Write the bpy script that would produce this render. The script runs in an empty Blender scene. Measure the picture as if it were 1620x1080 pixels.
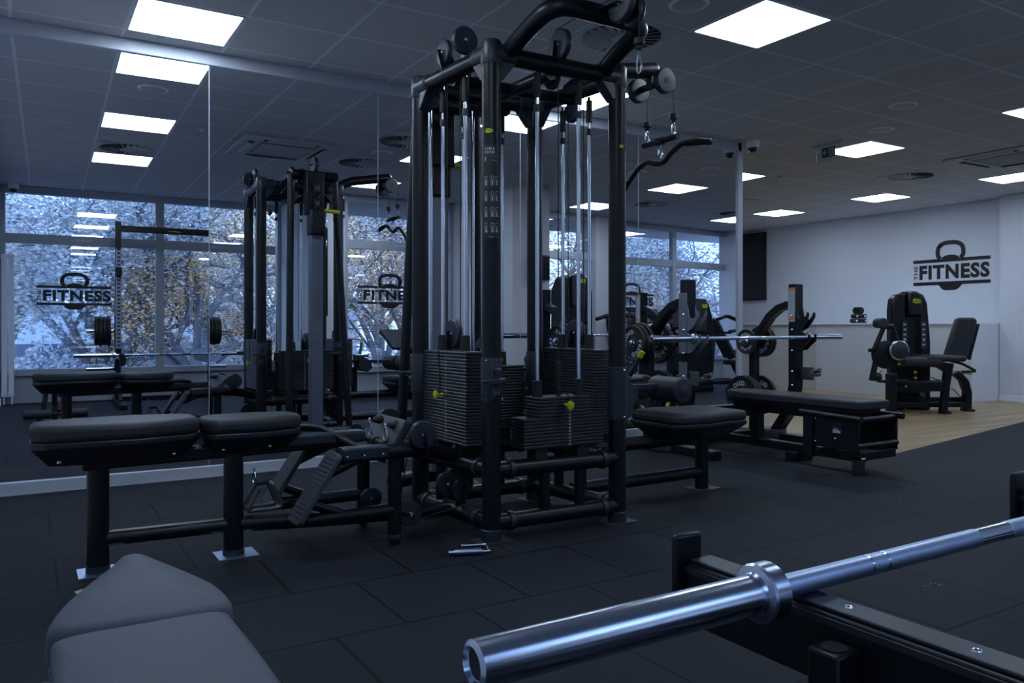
import bpy, bmesh, math, random
from mathutils import Vector, Matrix
random.seed(7)
S = bpy.context.scene
COL = S.collection
V = Vector
# ------------------------------------------------------------ camera, world, exposure
CAMH = 1.01
cd = bpy.data.cameras.new('camera'); cam = bpy.data.objects.new('camera', cd); COL.objects.link(cam)
cam.location = (0, 0, CAMH); cam.rotation_euler = (math.pi/2, 0, -0.5503)
cd.sensor_width = 36; cd.lens = 28.0; cd.shift_y = -24/1620; cd.clip_start = 0.02; cd.clip_end = 200
S.camera = cam
S.view_settings.view_transform = 'Standard'; S.view_settings.look = 'None'
S.view_settings.gamma = 1; S.view_settings.exposure = 2.25
try: S.view_settings.use_curve_mapping = False
except Exception: pass
SKY = (0.50, 0.68, 1.05); SKY_STRENGTH = 0.9
PANEL = (0.74, 0.88, 1.05); PANEL_STRENGTH = 3.4
w = bpy.data.worlds.new('sky'); S.world = w; w.use_nodes = True
nt = w.node_tree; bg = nt.nodes['Background']
tc = nt.nodes.new('ShaderNodeTexCoord'); sx = nt.nodes.new('ShaderNodeSeparateXYZ'); mr = nt.nodes.new('ShaderNodeMapRange')
mx = nt.nodes.new('ShaderNodeMix'); mx.data_type = 'RGBA'
nt.links.new(tc.outputs['Generated'], sx.inputs[0]); nt.links.new(sx.outputs['Z'], mr.inputs['Value'])
mr.inputs['From Min'].default_value = -0.1; mr.inputs['From Max'].default_value = 0.5
nt.links.new(mr.outputs[0], mx.inputs[0])
mx.inputs[6].default_value = (0.34, 0.48, 0.78, 1); mx.inputs[7].default_value = (*SKY, 1)
nt.links.new(mx.outputs[2], bg.inputs['Color']); bg.inputs['Strength'].default_value = SKY_STRENGTH

# ------------------------------------------------------------ materials
MATS = {}
def mat(name, col, rough=0.5, metal=0.0, spec=0.5, noise=0.0, nscale=40, bump=0.0, bscale=200, coat=0, emit=None, es=0):
    if name in MATS: return MATS[name]
    m = bpy.data.materials.new(name); m.use_nodes = True; n = m.node_tree; b = n.nodes['Principled BSDF']
    b.inputs['Base Color'].default_value = (*col, 1); b.inputs['Roughness'].default_value = rough
    b.inputs['Metallic'].default_value = metal; b.inputs['Specular IOR Level'].default_value = spec
    if coat: b.inputs['Coat Weight'].default_value = coat
    if emit: b.inputs['Emission Color'].default_value = (*emit, 1); b.inputs['Emission Strength'].default_value = es
    t = n.nodes.new('ShaderNodeTexCoord')
    if noise:
        ns = n.nodes.new('ShaderNodeTexNoise'); ns.inputs['Scale'].default_value = nscale; ns.inputs['Detail'].default_value = 3
        n.links.new(t.outputs['Object'], ns.inputs['Vector'])
        mxx = n.nodes.new('ShaderNodeMix'); mxx.data_type = 'RGBA'
        mxx.inputs[6].default_value = (*[c*(1-noise) for c in col], 1); mxx.inputs[7].default_value = (*[min(1, c*(1+noise)) for c in col], 1)
        n.links.new(ns.outputs['Fac'], mxx.inputs[0]); n.links.new(mxx.outputs[2], b.inputs['Base Color'])
    if bump:
        nb = n.nodes.new('ShaderNodeTexNoise'); nb.inputs['Scale'].default_value = bscale; nb.inputs['Detail'].default_value = 4
        n.links.new(t.outputs['Object'], nb.inputs['Vector'])
        bp = n.nodes.new('ShaderNodeBump'); bp.inputs['Strength'].default_value = bump; bp.inputs['Distance'].default_value = 0.002
        n.links.new(nb.outputs['Fac'], bp.inputs['Height']); n.links.new(bp.outputs[0], b.inputs['Normal'])
    MATS[name] = m; return m

def brick_mat(name, c1, c2, cm, bw, rh, off, mortar, shift, rough, speck=0.0, sscale=220, bump=0.3, bias=0.0, vgrain=False, spec=0.5):
    m = bpy.data.materials.new(name); m.use_nodes = True; n = m.node_tree; b = n.nodes['Principled BSDF']
    t = n.nodes.new('ShaderNodeTexCoord'); mp = n.nodes.new('ShaderNodeMapping'); mp.inputs['Location'].default_value = (-shift[0], -shift[1], 0)
    n.links.new(t.outputs['Object'], mp.inputs['Vector'])
    br = n.nodes.new('ShaderNodeTexBrick'); n.links.new(mp.outputs[0], br.inputs['Vector'])
    br.offset = off; br.squash = 1
    br.inputs['Scale'].default_value = 1; br.inputs['Brick Width'].default_value = bw; br.inputs['Row Height'].default_value = rh
    br.inputs['Mortar Size'].default_value = mortar; br.inputs['Mortar Smooth'].default_value = 0.1; br.inputs['Bias'].default_value = bias
    br.inputs['Color1'].default_value = (*c1, 1); br.inputs['Color2'].default_value = (*c2, 1); br.inputs['Mortar'].default_value = (*cm, 1)
    out = br.outputs['Color']
    if speck:
        ns = n.nodes.new('ShaderNodeTexNoise'); ns.inputs['Scale'].default_value = sscale; ns.inputs['Detail'].default_value = 2
        if vgrain:
            m2 = n.nodes.new('ShaderNodeMapping'); m2.inputs['Scale'].default_value = (0.04, 1, 1)
            n.links.new(t.outputs['Object'], m2.inputs['Vector']); n.links.new(m2.outputs[0], ns.inputs['Vector'])
        else: n.links.new(t.outputs['Object'], ns.inputs['Vector'])
        r = n.nodes.new('ShaderNodeMapRange'); r.inputs['From Min'].default_value = 0.3; r.inputs['From Max'].default_value = 0.7
        r.inputs['To Min'].default_value = 1-speck; r.inputs['To Max'].default_value = 1+speck
        n.links.new(ns.outputs['Fac'], r.inputs['Value'])
        mm = n.nodes.new('ShaderNodeVectorMath'); mm.operation = 'SCALE'
        n.links.new(out, mm.inputs[0]); n.links.new(r.outputs[0], mm.inputs['Scale']); out = mm.outputs[0]
    n.links.new(out, b.inputs['Base Color']); b.inputs['Roughness'].default_value = rough; b.inputs['Specular IOR Level'].default_value = spec
    bp = n.nodes.new('ShaderNodeBump'); bp.inputs['Strength'].default_value = bump; bp.inputs['Distance'].default_value = 0.004; bp.invert = True
    n.links.new(br.outputs['Fac'], bp.inputs['Height']); n.links.new(bp.outputs[0], b.inputs['Normal'])
    return m

BLK = mat('black_powder_coat', (0.0045, 0.0060, 0.0105), 0.36, 0.0, 0.32, bump=0.08, bscale=500)
NAVY = mat('dark_plastic', (0.013, 0.019, 0.032), 0.42, 0, 0.5)
PLATE = mat('stack_steel', (0.012, 0.0155, 0.024), 0.42, 0.2, 0.5, bump=0.05)
RUB = mat('black_rubber', (0.005, 0.0055, 0.0065), 0.6)
PAD = mat('dark_upholstery', (0.016, 0.0195, 0.028), 0.55, 0, 0.4, bump=0.25, bscale=380)
PADS = mat('bench_hull_plastic', (0.006, 0.0085, 0.015), 0.4)
GPAD = mat('grey_upholstery', (0.060, 0.072, 0.095), 0.6, 0, 0.35, noise=0.06, nscale=60, bump=0.35, bscale=420)
CHR = mat('chrome', (0.72, 0.78, 0.88), 0.16, 1.0)
STEEL = mat('brushed_steel', (0.55, 0.62, 0.76), 0.21, 1.0, noise=0.12, nscale=25)
SATIN = mat('satin_steel', (0.42, 0.52, 0.72), 0.42, 1.0)
YEL = mat('yellow_plastic', (0.42, 0.46, 0.005), 0.45)
WHT = mat('white_print', (0.42, 0.45, 0.52), 0.5)
GREYP = mat('silver_guard', (0.13, 0.15, 0.19), 0.45, 0.3)
ALU = mat('aluminium_profile', (0.46, 0.50, 0.58), 0.4, 0.1)
WALL = mat('wall_paint', (0.58, 0.62, 0.70), 0.75, noise=0.03, nscale=3)
WARM = mat('warm_wall_paint', (0.56, 0.57, 0.60), 0.75)
WHITE = mat('white_paint', (0.74, 0.77, 0.84), 0.5)
COUNTER = mat('counter_laminate', (0.62, 0.66, 0.74), 0.45)
FRAMEM = mat('window_frame_grey', (0.34, 0.37, 0.42), 0.5)
BLACKD = mat('black_vinyl', (0.006, 0.007, 0.010), 0.5)
SCREEN = mat('screen_glass', (0.006, 0.008, 0.014), 0.12, 0, 0.6)
RED = mat('red_mesh', (0.45, 0.02, 0.06), 0.6)
GREEN = mat('exit_green', (0.02, 0.10, 0.06), 0.4)
LEAF = [mat('leaf_blue_green', (0.44, 0.48, 0.50), 0.7, spec=0.1), mat('leaf_ochre', (0.92, 0.62, 0.30), 0.7, spec=0.1), mat('leaf_pale', (0.62, 0.66, 0.68), 0.7, spec=0.1)]
HAZY_BARK = mat('hazy_bark', (0.16, 0.17, 0.20), 0.9)  # outdoor haze put into the colour: brown trunks lightened to bluish grey
ORANGE = mat('orange_print', (0.55, 0.16, 0.05), 0.5)
PALEB = mat('pale_render', (0.55, 0.66, 0.82), 0.8)
PANELM = mat('light_diffuser', (0.8, 0.8, 0.8), 0.5, emit=PANEL, es=PANEL_STRENGTH)
CEILP = mat('ceiling_fitting', (0.42, 0.44, 0.48), 0.6)
DARKG = mat('dark_slot', (0.03, 0.032, 0.036), 0.7)
BROWN = mat('grille_grey', (0.17, 0.17, 0.18), 0.7)
MIRR = mat('mirror_glass', (0.80, 0.84, 0.90), 0.0, 1.0)
def glass_mat(name, gl, tint):
    m = bpy.data.materials.new(name); m.use_nodes = True; n = m.node_tree; n.nodes.remove(n.nodes['Principled BSDF'])
    o = n.nodes['Material Output']; t = n.nodes.new('ShaderNodeBsdfTransparent'); g = n.nodes.new('ShaderNodeBsdfGlossy'); x = n.nodes.new('ShaderNodeMixShader')
    t.inputs[0].default_value = (*tint, 1); g.inputs['Roughness'].default_value = 0.0; g.inputs[0].default_value = (1, 1, 1, 1)
    x.inputs[0].default_value = gl; n.links.new(t.outputs[0], x.inputs[1]); n.links.new(g.outputs[0], x.inputs[2]); n.links.new(x.outputs[0], o.inputs[0]); return m
GLASS = glass_mat('window_glass', 0.16, (0.92, 0.96, 1.0))
ACRYL = glass_mat('acrylic', 0.12, (0.9, 0.93, 0.96))
RUBFLOOR = brick_mat('rubber_tiles', (0.0100, 0.0130, 0.0200), (0.0122, 0.0157, 0.0240), (0.0012, 0.0015, 0.002), 0.5, 0.5, 0.5, 0.0060, (0.115, 0.0), 0.7, 0.55, 300, 0.7, spec=0.16)
WOODFLOOR = brick_mat('wood_planks', (0.33, 0.235, 0.125), (0.26, 0.185, 0.10), (0.12, 0.09, 0.06), 1.2, 0.14, 0.37, 0.003, (0, 0), 0.4, 0.28, 14, 0.1, vgrain=True)
CEILM = brick_mat('ceiling_tiles', (0.46, 0.47, 0.50), (0.44, 0.45, 0.48), (0.62, 0.65, 0.72), 0.6, 0.6, 0.0, 0.011, (0.533, 0.043), 0.8, 0.04, 60, 0.4)

# ------------------------------------------------------------ mesh helpers
_txt = {}
def text_geo(s, size=1.0, bold=0.0, wx=1.0):
    k = (s, size, bold, wx)
    if k in _txt: return _txt[k]
    c = bpy.data.curves.new('t', 'FONT'); c.body = s; c.size = size; c.offset = bold; c.resolution_u = 3; c.space_character = 1.0+bold*2.4
    o = bpy.data.objects.new('t', c); COL.objects.link(o)
    dg = bpy.context.evaluated_depsgraph_get(); me = bpy.data.meshes.new_from_object(o.evaluated_get(dg))
    vs = [(v.co.x*wx, v.co.y) for v in me.vertices]; fs = [tuple(p.vertices) for p in me.polygons]
    bpy.data.objects.remove(o); bpy.data.curves.remove(c); bpy.data.meshes.remove(me)
    xs = [v[0] for v in vs]; ys = [v[1] for v in vs]
    _txt[k] = (vs, fs, min(xs), max(xs), min(ys), max(ys)); return _txt[k]

def basis(d, hint=None):
    d = V(d).normalized(); h = V(hint) if hint else (V((0, 0, 1)) if abs(d.z) < 0.9 else V((1, 0, 0)))
    a = h.cross(d)
    if a.length < 1e-6: a = V((1, 0, 0)).cross(d)
    a.normalize(); return a, d.cross(a).normalized(), d

class MB:
    def __init__(s): s.v = []; s.f = []
    def add(s, vs, fs):
        o = len(s.v); s.v += [V(x) for x in vs]; s.f += [tuple(i+o for i in f) for f in fs]; return s
    def box(s, x0, x1, y0, y1, z0, z1):
        vs = [(x, y, z) for z in (z0, z1) for y in (y0, y1) for x in (x0, x1)]
        return s.add(vs, [(0, 2, 3, 1), (4, 5, 7, 6), (0, 1, 5, 4), (2, 6, 7, 3), (0, 4, 6, 2), (1, 3, 7, 5)])
    def obox(s, c, ax, ay, az, hx, hy, hz):
        c = V(c); ax = V(ax).normalized()*hx; ay = V(ay).normalized()*hy; az = V(az).normalized()*hz
        vs = [c+ax*i+ay*j+az*k for k in (-1, 1) for j in (-1, 1) for i in (-1, 1)]
        return s.add(vs, [(0, 2, 3, 1), (4, 5, 7, 6), (0, 1, 5, 4), (2, 6, 7, 3), (0, 4, 6, 2), (1, 3, 7, 5)])
    def beam(s, p0, p1, wd, ht, hint=(0, 0, 1)):
        p0 = V(p0); p1 = V(p1); d = p1-p0; a, b, c = basis(d, hint)
        return s.obox((p0+p1)/2, a, b, c, wd/2, ht/2, d.length/2)
    def cyl(s, p0, p1, r, seg=20, r1=None, cap=True):
        p0 = V(p0); p1 = V(p1); a, b, c = basis(p1-p0); r1 = r if r1 is None else r1; vs = []
        for p, rr in ((p0, r), (p1, r1)):
            for i in range(seg):
                t = 2*math.pi*i/seg; vs.append(p+a*math.cos(t)*rr+b*math.sin(t)*rr)
        fs = [(i, (i+1) % seg, seg+(i+1) % seg, seg+i) for i in range(seg)]
        if cap: fs += [tuple(range(seg))[::-1], tuple(range(seg, 2*seg))]
        return s.add(vs, fs)
    def lathe(s, o, d, prof, seg=32, hint=None):
        o = V(o); a, b, c = basis(d, hint); vs = []; n = len(prof)
        for (r, h) in prof:
            for i in range(seg):
                t = 2*math.pi*i/seg; vs.append(o+c*h+(a*math.cos(t)+b*math.sin(t))*max(r, 1e-5))
        fs = []
        for k in range(n-1):
            for i in range(seg):
                j = (i+1) % seg; fs.append((k*seg+i, k*seg+j, (k+1)*seg+j, (k+1)*seg+i))
        fs += [tuple(range(seg))[::-1], tuple(range((n-1)*seg, n*seg))]
        return s.add(vs, fs)
    def tube(s, pts, r, seg=14, fil=0.0, closed=False, cap=True):
        pts = [V(p) for p in pts]
        if fil and len(pts) > 2:
            q = [pts[0]]
            for i in range(1, len(pts)-1):
                a = pts[i-1]-pts[i]; b = pts[i+1]-pts[i]; L = min(fil, a.length*0.49, b.length*0.49)
                A = pts[i]+a.normalized()*L; B = pts[i]+b.normalized()*L
                for k in range(9):
                    t = k/8; q.append(A*(1-t)**2+pts[i]*2*t*(1-t)+B*t*t)
            q.append(pts[-1]); pts = q
        n = len(pts); d = (pts[1]-pts[0]).normalized(); a, b, _ = basis(d); vs = []
        for i, p in enumerate(pts):
            if closed: nd = (pts[(i+1) % n]-pts[i-1]).normalized()
            else: nd = (pts[min(i+1, n-1)]-pts[max(i-1, 0)]).normalized()
            ax = d.cross(nd)
            if ax.length > 1e-7:
                R = Matrix.Rotation(d.angle(nd), 3, ax.normalized()); a = R @ a; b = R @ b
            d = nd
            for k in range(seg):
                t = 2*math.pi*k/seg; vs.append(p+a*math.cos(t)*r+b*math.sin(t)*r)
        m = n if closed else n-1
        fs = [(i*seg+k, i*seg+(k+1) % seg, ((i+1) % n)*seg+(k+1) % seg, ((i+1) % n)*seg+k) for i in range(m) for k in range(seg)]
        if cap and not closed: fs += [tuple(range(seg))[::-1], tuple(range((n-1)*seg, n*seg))]
        return s.add(vs, fs)
    def prism(s, poly, o, xd, yd, th):
        """polygon in the (xd,yd) plane extruded by th along xd x yd"""
        o = V(o); xd = V(xd); yd = V(yd); nd = xd.cross(yd).normalized()*th; n = len(poly)
        vs = [o+xd*p[0]+yd*p[1] for p in poly]; vs += [v+nd for v in vs]
        return s.add(vs, [tuple(range(n))[::-1], tuple(range(n, 2*n))]+[(i, (i+1) % n, n+(i+1) % n, n+i) for i in range(n)])
    def ring(s, path, wd, o, xd, yd, th):
        """flat band of width wd along a 2-D path, extruded"""
        L = []; R = []; n = len(path)
        for i in range(n):
            a = path[max(i-1, 0)]; b = path[min(i+1, n-1)]; dx, dy = b[0]-a[0], b[1]-a[1]; l = math.hypot(dx, dy) or 1
            L.append((path[i][0]-dy/l*wd/2, path[i][1]+dx/l*wd/2)); R.append((path[i][0]+dy/l*wd/2, path[i][1]-dx/l*wd/2))
        for i in range(n-1): s.prism([R[i], R[i+1], L[i+1], L[i]], o, xd, yd, th)
        return s
    def text(s, t, o, xd, yd, size, bold=0.0, wx=1.0, fit=None, center=False, th=0.001):
        vs, fs, x0, x1, y0, y1 = text_geo(t, 1.0, bold, 1.0)
        sx_ = size/(y1-y0); sxx = (fit/(x1-x0)) if fit else sx_*wx
        o = V(o); xd = V(xd); yd = V(yd); n = xd.cross(yd).normalized()*th
        cx = (x1+x0)/2 if center else x0; cy = (y0+y1)/2 if center else y0
        return s.add([o+xd*((v[0]-cx)*sxx)+yd*((v[1]-cy)*sx_)+n for v in vs], fs)
    def sphere(s, c, r, seg=16, sc=(1, 1, 1)):
        vs = []; fs = []; c = V(c); n = seg//2
        for j in range(n+1):
            for i in range(seg):
                p = math.pi*j/n; t = 2*math.pi*i/seg
                vs.append(c+V((math.sin(p)*math.cos(t)*r*sc[0], math.sin(p)*math.sin(t)*r*sc[1], math.cos(p)*r*sc[2])))
        for j in range(n):
            for i in range(seg): fs.append((j*seg+i, (j+1)*seg+i, (j+1)*seg+(i+1) % seg, j*seg+(i+1) % seg))
        return s.add(vs, fs)
    def build(s, name, m, parent=None, bevel=0.0, seg=2, smooth=35, sub=0):
        off = V((0, 0, 0)); p = parent
        while p: off += p.location; p = p.parent
        me = bpy.data.meshes.new(name); me.from_pydata([v-off for v in s.v], [], s.f); me.update()
        bm = bmesh.new(); bm.from_mesh(me); bmesh.ops.remove_doubles(bm, verts=bm.verts, dist=1e-6)
        bmesh.ops.recalc_face_normals(bm, faces=bm.faces); bm.to_mesh(me); bm.free()
        me.polygons.foreach_set('use_smooth', [True]*len(me.polygons)); me.set_sharp_from_angle(angle=math.radians(smooth))
        me.materials.append(m); o = bpy.data.objects.new(name, me); COL.objects.link(o)
        if parent: o.parent = parent
        if bevel:
            b = o.modifiers.new('bevel', 'BEVEL'); b.width = bevel; b.segments = seg; b.limit_method = 'ANGLE'; b.angle_limit = math.radians(40); b.harden_normals = False
        if sub: x = o.modifiers.new('sub', 'SUBSURF'); x.levels = sub; x.render_levels = sub
        return o
def thing(name, label, cat, loc=(0, 0, 0), group=None):
    o = bpy.data.objects.new(name, None); COL.objects.link(o); o.location = loc; o.empty_display_size = 0.1
    o['label'] = label; o['category'] = cat
    if group: o['group'] = group
    return o
def tag(o, label, cat, group=None, kind=None):
    o['label'] = label; o['category'] = cat
    if group: o['group'] = group
    if kind: o['kind'] = kind
    return o
def struct(name, mb, m, **k):
    o = mb.build(name, m, **k)
    if not k.get('parent'): o['kind'] = 'structure'
    return o
def copy_tree(o, parent=None):
    c = o.copy(); COL.objects.link(c); c.parent = parent
    for ch in [x for x in o.children]: copy_tree(ch, c)
    return c
X_, Y_, Z_ = V((1, 0, 0)), V((0, 1, 0)), V((0, 0, 1))

# ------------------------------------------------------------ room shell
CE = 2.845; MY = 5.62; FX = 11.9
WF = [(5.75, 3.77), (9.0, 4.35), (13.5, 5.16), (13.5, 12), (6.10, 12), (6.10, 5.5)]
RF = [(-1.2, -2.0), (13.5, -2.0), (13.5, 5.16), (9.0, 4.35), (5.75, 3.77), (6.10, 5.5), (6.10, 12), (-1.2, 12)]
def slab(poly, z0, z1):
    return MB().prism(poly, (0, 0, z0), X_, Y_, z1-z0)
struct('floor', slab(RF, -0.03, 0), RUBFLOOR)
struct('floor', slab(WF, -0.06, -0.03), WOODFLOOR)
struct('ceiling', MB().box(-1.2, 13.5, -1.4, 12, CE, CE+0.1), CEILM)
struct('wall_left', MB().box(-0.52, -0.40, -1.6, 11.4, -0.03, CE), WHITE)
struct('baseboard_left', MB().box(-0.40, -0.385, -0.85, MY, 0, 0.09), WHITE)
struct('wall_back', MB().box(-0.5, 12.1, 11.3, 11.42, -0.06, CE), WALL)
struct('wall_far', MB().box(FX, FX+0.12, 5.95, 11.42, -0.06, CE), WALL)
struct('wall_right', MB().box(FX-0.22, FX+0.12, 5.80, 5.95, -0.06, CE).box(FX-0.22, FX-0.1, 0.0, 5.80, -0.06, CE), WALL)
struct('baseboard_right', MB().box(FX-0.235, FX-0.22, 3.6, 5.95, -0.03, 0.05), WHITE)
# mirror wall
struct('wall_mirror', MB().box(-0.40, 6.10, MY+0.045, MY+0.14, 0, CE), WHITE)
JX = [-0.40, 1.063, 2.268, 3.528, 4.808, 6.09]
for i in range(5):
    x0, x1 = JX[i]+0.0015, JX[i+1]-0.0015
    y0 = MY; y1 = MY
    if i == 0: y0 = MY+(x1-x0)*0.011
    mb = MB().add([(x0, y0, 0.075), (x1, y1, 0.075), (x1, y1, CE-0.085), (x0, y0, CE-0.085), (x0, y0+.006, 0.075), (x1, y1+.006, 0.075), (x1, y1+.006, CE-0.085), (x0, y0+.006, CE-0.085)],
                  [(0, 1, 2, 3), (7, 6, 5, 4), (0, 4, 5, 1), (1, 5, 6, 2), (2, 6, 7, 3), (3, 7, 4, 0)])
    o = mb.build('wall_mirror_panel', MIRR); o['kind'] = 'structure'
    o.name = 'wall_mirror.%03d' % (i+1)
struct('trim_1', MB().box(-0.40, 6.14, MY-0.018, MY+0.045, CE-0.085, CE), ALU, bevel=0.003)
struct('trim_2', MB().box(-0.40, 6.14, MY-0.018, MY+0.045, 0.0, 0.075), ALU, bevel=0.003)
struct('trim_3', MB().box(6.09, 6.155, MY-0.018, MY+0.15, 0, CE), ALU, bevel=0.003)
for i, x in enumerate(JX[1:5]):
    struct('trim_%d' % (4+i), MB().box(x-0.0018, x+0.0018, MY-0.0012, MY+0.004, 0.07, CE-0.08), ALU)
struct('baseboard_mirror', MB().box(-0.4, 6.1, MY-0.021, MY-0.018, 0.0, 0.012), ALU)

# facade with windows (behind the camera, seen in the mirror)
def wbay(idx, p0, p1, mull, low=0.45, opens=()):
    """window bay from p0 to p1 (xy), mullion positions in metres along the bay"""
    a = V((*p0, 0)); b = V((*p1, 0)); d = (b-a); L = d.length; d.normalize(); nrm = d.cross(Z_)  # outward (-Y)
    if nrm.y > 0: nrm = -nrm
    fr = MB()
    def bar(s0, s1, z0, z1, t=0.035, o=0.0): fr.obox(a+d*((s0+s1)/2)+Z_*((z0+z1)/2)+nrm*o, d, nrm, Z_, (s1-s0)/2, t, (z1-z0)/2)
    bar(0, L, 2.75, CE, 0.05); bar(0, L, 2.10, 2.225); bar(0, L, 0.36, 0.445, 0.05); bar(0, L, -0.03, 0.36, 0.02, 0.03)
    for s in [0.0]+mull+[L]:
        bar(max(0, s-0.055), min(L, s+0.055), 0, CE, 0.045)
    root = fr.build('window_%d' % idx, FRAMEM, bevel=0.006); root['kind'] = 'structure'
    ed = [0.0]+mull+[L]
    for s0, s1 in zip(ed[:-1], ed[1:]):
        for z0, z1 in ((0.445, 2.10), (2.225, 2.75)):
            g = MB().obox(a+d*((s0+s1)/2)+Z_*((z0+z1)/2)+nrm*0.01, d, nrm, Z_, (s1-s0)/2-0.045, 0.004, (z1-z0)/2)
            g.build('window_pane', GLASS, root)
            h = MB()
        h.obox(a+d*((s0+s1)/2)+Z_*2.165-nrm*0.04, d, nrm, Z_, 0.09, 0.008, 0.012); h.build('window_latch', ALU, root)
    return a, d, nrm
wbay(1, (-0.40, -1.0), (3.35, -1.0), [1.90])
wbay(2, (3.80, 0.55), (5.50, 0.55), [])
wbay(3, (7.00, 0.65), (8.10, 0.65), [])
wbay(4, (8.45, 0.42), (11.95, 0.10), [1.78])
struct('wall_front', MB().box(3.35, 3.55, -1.1, 0.62, 0, CE).box(3.55, 3.80, 0.45, 0.62, 0, CE).box(5.50, 7.0, 0.5, 0.68, 0, CE).box(8.10, 8.45, 0.30, 0.70, 0, CE), WARM)
struct('wall_pillar', MB().box(5.42, 6.0, 1.95, 2.42, 0, CE), WARM)
def radiator(x0, x1, y, z1, name, lab):
    t = thing(name, lab, 'radiator', ((x0+x1)/2, y, 0)); m = MB(); n = max(2, int((x1-x0)/0.06))
    for i in range(n):
        a = x0+(x1-x0)*i/n; m.box(a+0.004, a+(x1-x0)/n-0.004, y, y+0.05, 0.12, z1)
    m.build('radiator_column', WHITE, t, bevel=0.008)
    MB().box(x0, x1, y+0.01, y+0.04, 0.10, 0.16).box(x0, x1, y+0.01, y+0.04, z1-0.06, z1).cyl((x0+0.03, y+0.02, 0.0), (x0+0.03, y+0.02, 0.13), 0.012).cyl((x1-0.03, y+0.02, 0.0), (x1-0.03, y+0.02, 0.13), 0.012).build('radiator_rail', WHITE, t)
radiator(-0.39, -0.24, -0.93, 1.94, 'wall_radiator', 'tall narrow white radiator in the corner by the left window, seen in the mirror')
radiator(5.70, 6.10, 0.70, 1.92, 'wall_radiator', 'tall white radiator on the wall beside the pillar, seen in the mirror')

# the wall and window logo: kettlebell behind the words
def logo(mb, o, xd, yd, W=1.17, small=True, ky=1.0):
    o = V(o); xd = V(xd); yd = V(yd)*ky; k = W/1.17; th = 0.0015
    P = lambda poly: mb.prism([(x*k, y*k) for x, y in poly], o, xd, yd, th)
    P([(0, 0.04), (W/k, 0.04), (W/k, 0.09), (0, 0.09)]); P([(0, 0.385), (W/k, 0.385), (W/k, 0.435), (0, 0.435)])
    mb.text('FITNESS', o+xd*0.10*k+yd*0.125*k, xd, yd, 0.225*k, bold=0.045, fit=1.06*k, th=th)
    mb.text('THE', o+xd*0.073*k+yd*0.13*k, yd, -xd, 0.06*k, bold=0.02, fit=0.215*k, th=th)
    path = []
    for i in range(33):
        t = -0.28+(math.pi+0.56)*i/32
        x, y = math.cos(t), math.sin(t)
        path.append(((0.585+0.195*math.copysign(abs(x)**0.75, x))*k, (0.53+0.145*math.copysign(abs(y)**0.8, y))*k))
    path = [((0.585+0.155)*k, 0.435*k)]+path+[((0.585-0.155)*k, 0.435*k)]
    mb.ring(path, 0.065*k, o, xd, yd, th)
    P([(0.585+0.135*math.cos(math.pi*i/16), 0.43+0.06*math.sin(math.pi*i/16)) for i in range(17)])
    P([(0.40, 0.045), (0.45, -0.02), (0.50, -0.045), (0.66, -0.045), (0.71, -0.02), (0.77, 0.045)])
    if small: mb.text('CLUBS & MORE...', o+xd*0.40*k-yd*0.11*k, xd, yd, 0.028*k, fit=0.5*k, th=th)
    return mb
tag(logo(MB(), (FX-0.003, 7.355, 1.60), -Y_, Z_, 1.17, False).build('wall_logo', BLACKD), 'large black THE FITNESS lettering with a kettlebell on the far wall', 'wall sign')
tag(logo(MB(), (0.0, -0.985, 1.265), X_, Z_, 0.89, ky=0.87).build('window_decal', BLACKD), 'black THE FITNESS window lettering seen leftmost in the mirror', 'window decal')
tag(logo(MB(), (4.01, 0.565, 1.30), X_, Z_, 0.96, ky=0.80).build('window_decal', BLACKD), 'black THE FITNESS window lettering seen mid mirror, split by a mirror joint', 'window decal')
dd = V((3.5, -0.32, 0)).normalized()
tag(logo(MB(), V((8.60, 0.43, 1.285)), dd, Z_, 1.1, ky=0.74).build('window_decal', BLACKD), 'black THE FITNESS window lettering seen rightmost in the mirror', 'window decal')

# low counter along the far wall
t = thing('counter_cabinet', 'pale grey low counter unit with the small black weights on top', 'counter', (11.4, 7.2, -0.03))
MB().box(11.0, FX-0.01, 5.96, 8.47, -0.03, 1.035).build('cabinet_body', COUNTER, t, bevel=0.003)
MB().box(10.985, FX-0.01, 5.96, 8.48, 1.035, 1.06).build('counter_top', WHITE, t, bevel=0.003)
t = thing('counter_cabinet', 'warm grey low counter unit behind the plate-loaded bench, left of the pale one', 'counter', (11.5, 9.8, -0.03))
MB().box(11.06, FX-0.01, 8.49, 11.28, -0.03, 1.035).build('cabinet_body', WARM, t, bevel=0.003)
MB().box(11.04, FX-0.01, 8.49, 11.28, 1.035, 1.06).build('counter_top', WHITE, t, bevel=0.003)
# portrait television
t = thing('television', 'black wall-mounted screen at the right edge of the mirror', 'television', (FX-0.05, 10.65, 1.5))
MB().box(FX-0.07, FX-0.01, 10.24, 11.06, 1.50, 2.78).build('screen_housing', RUB, t, bevel=0.006)
MB().box(FX-0.073, FX-0.07, 10.27, 11.03, 1.53, 2.75).build('screen', SCREEN, t)

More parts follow.
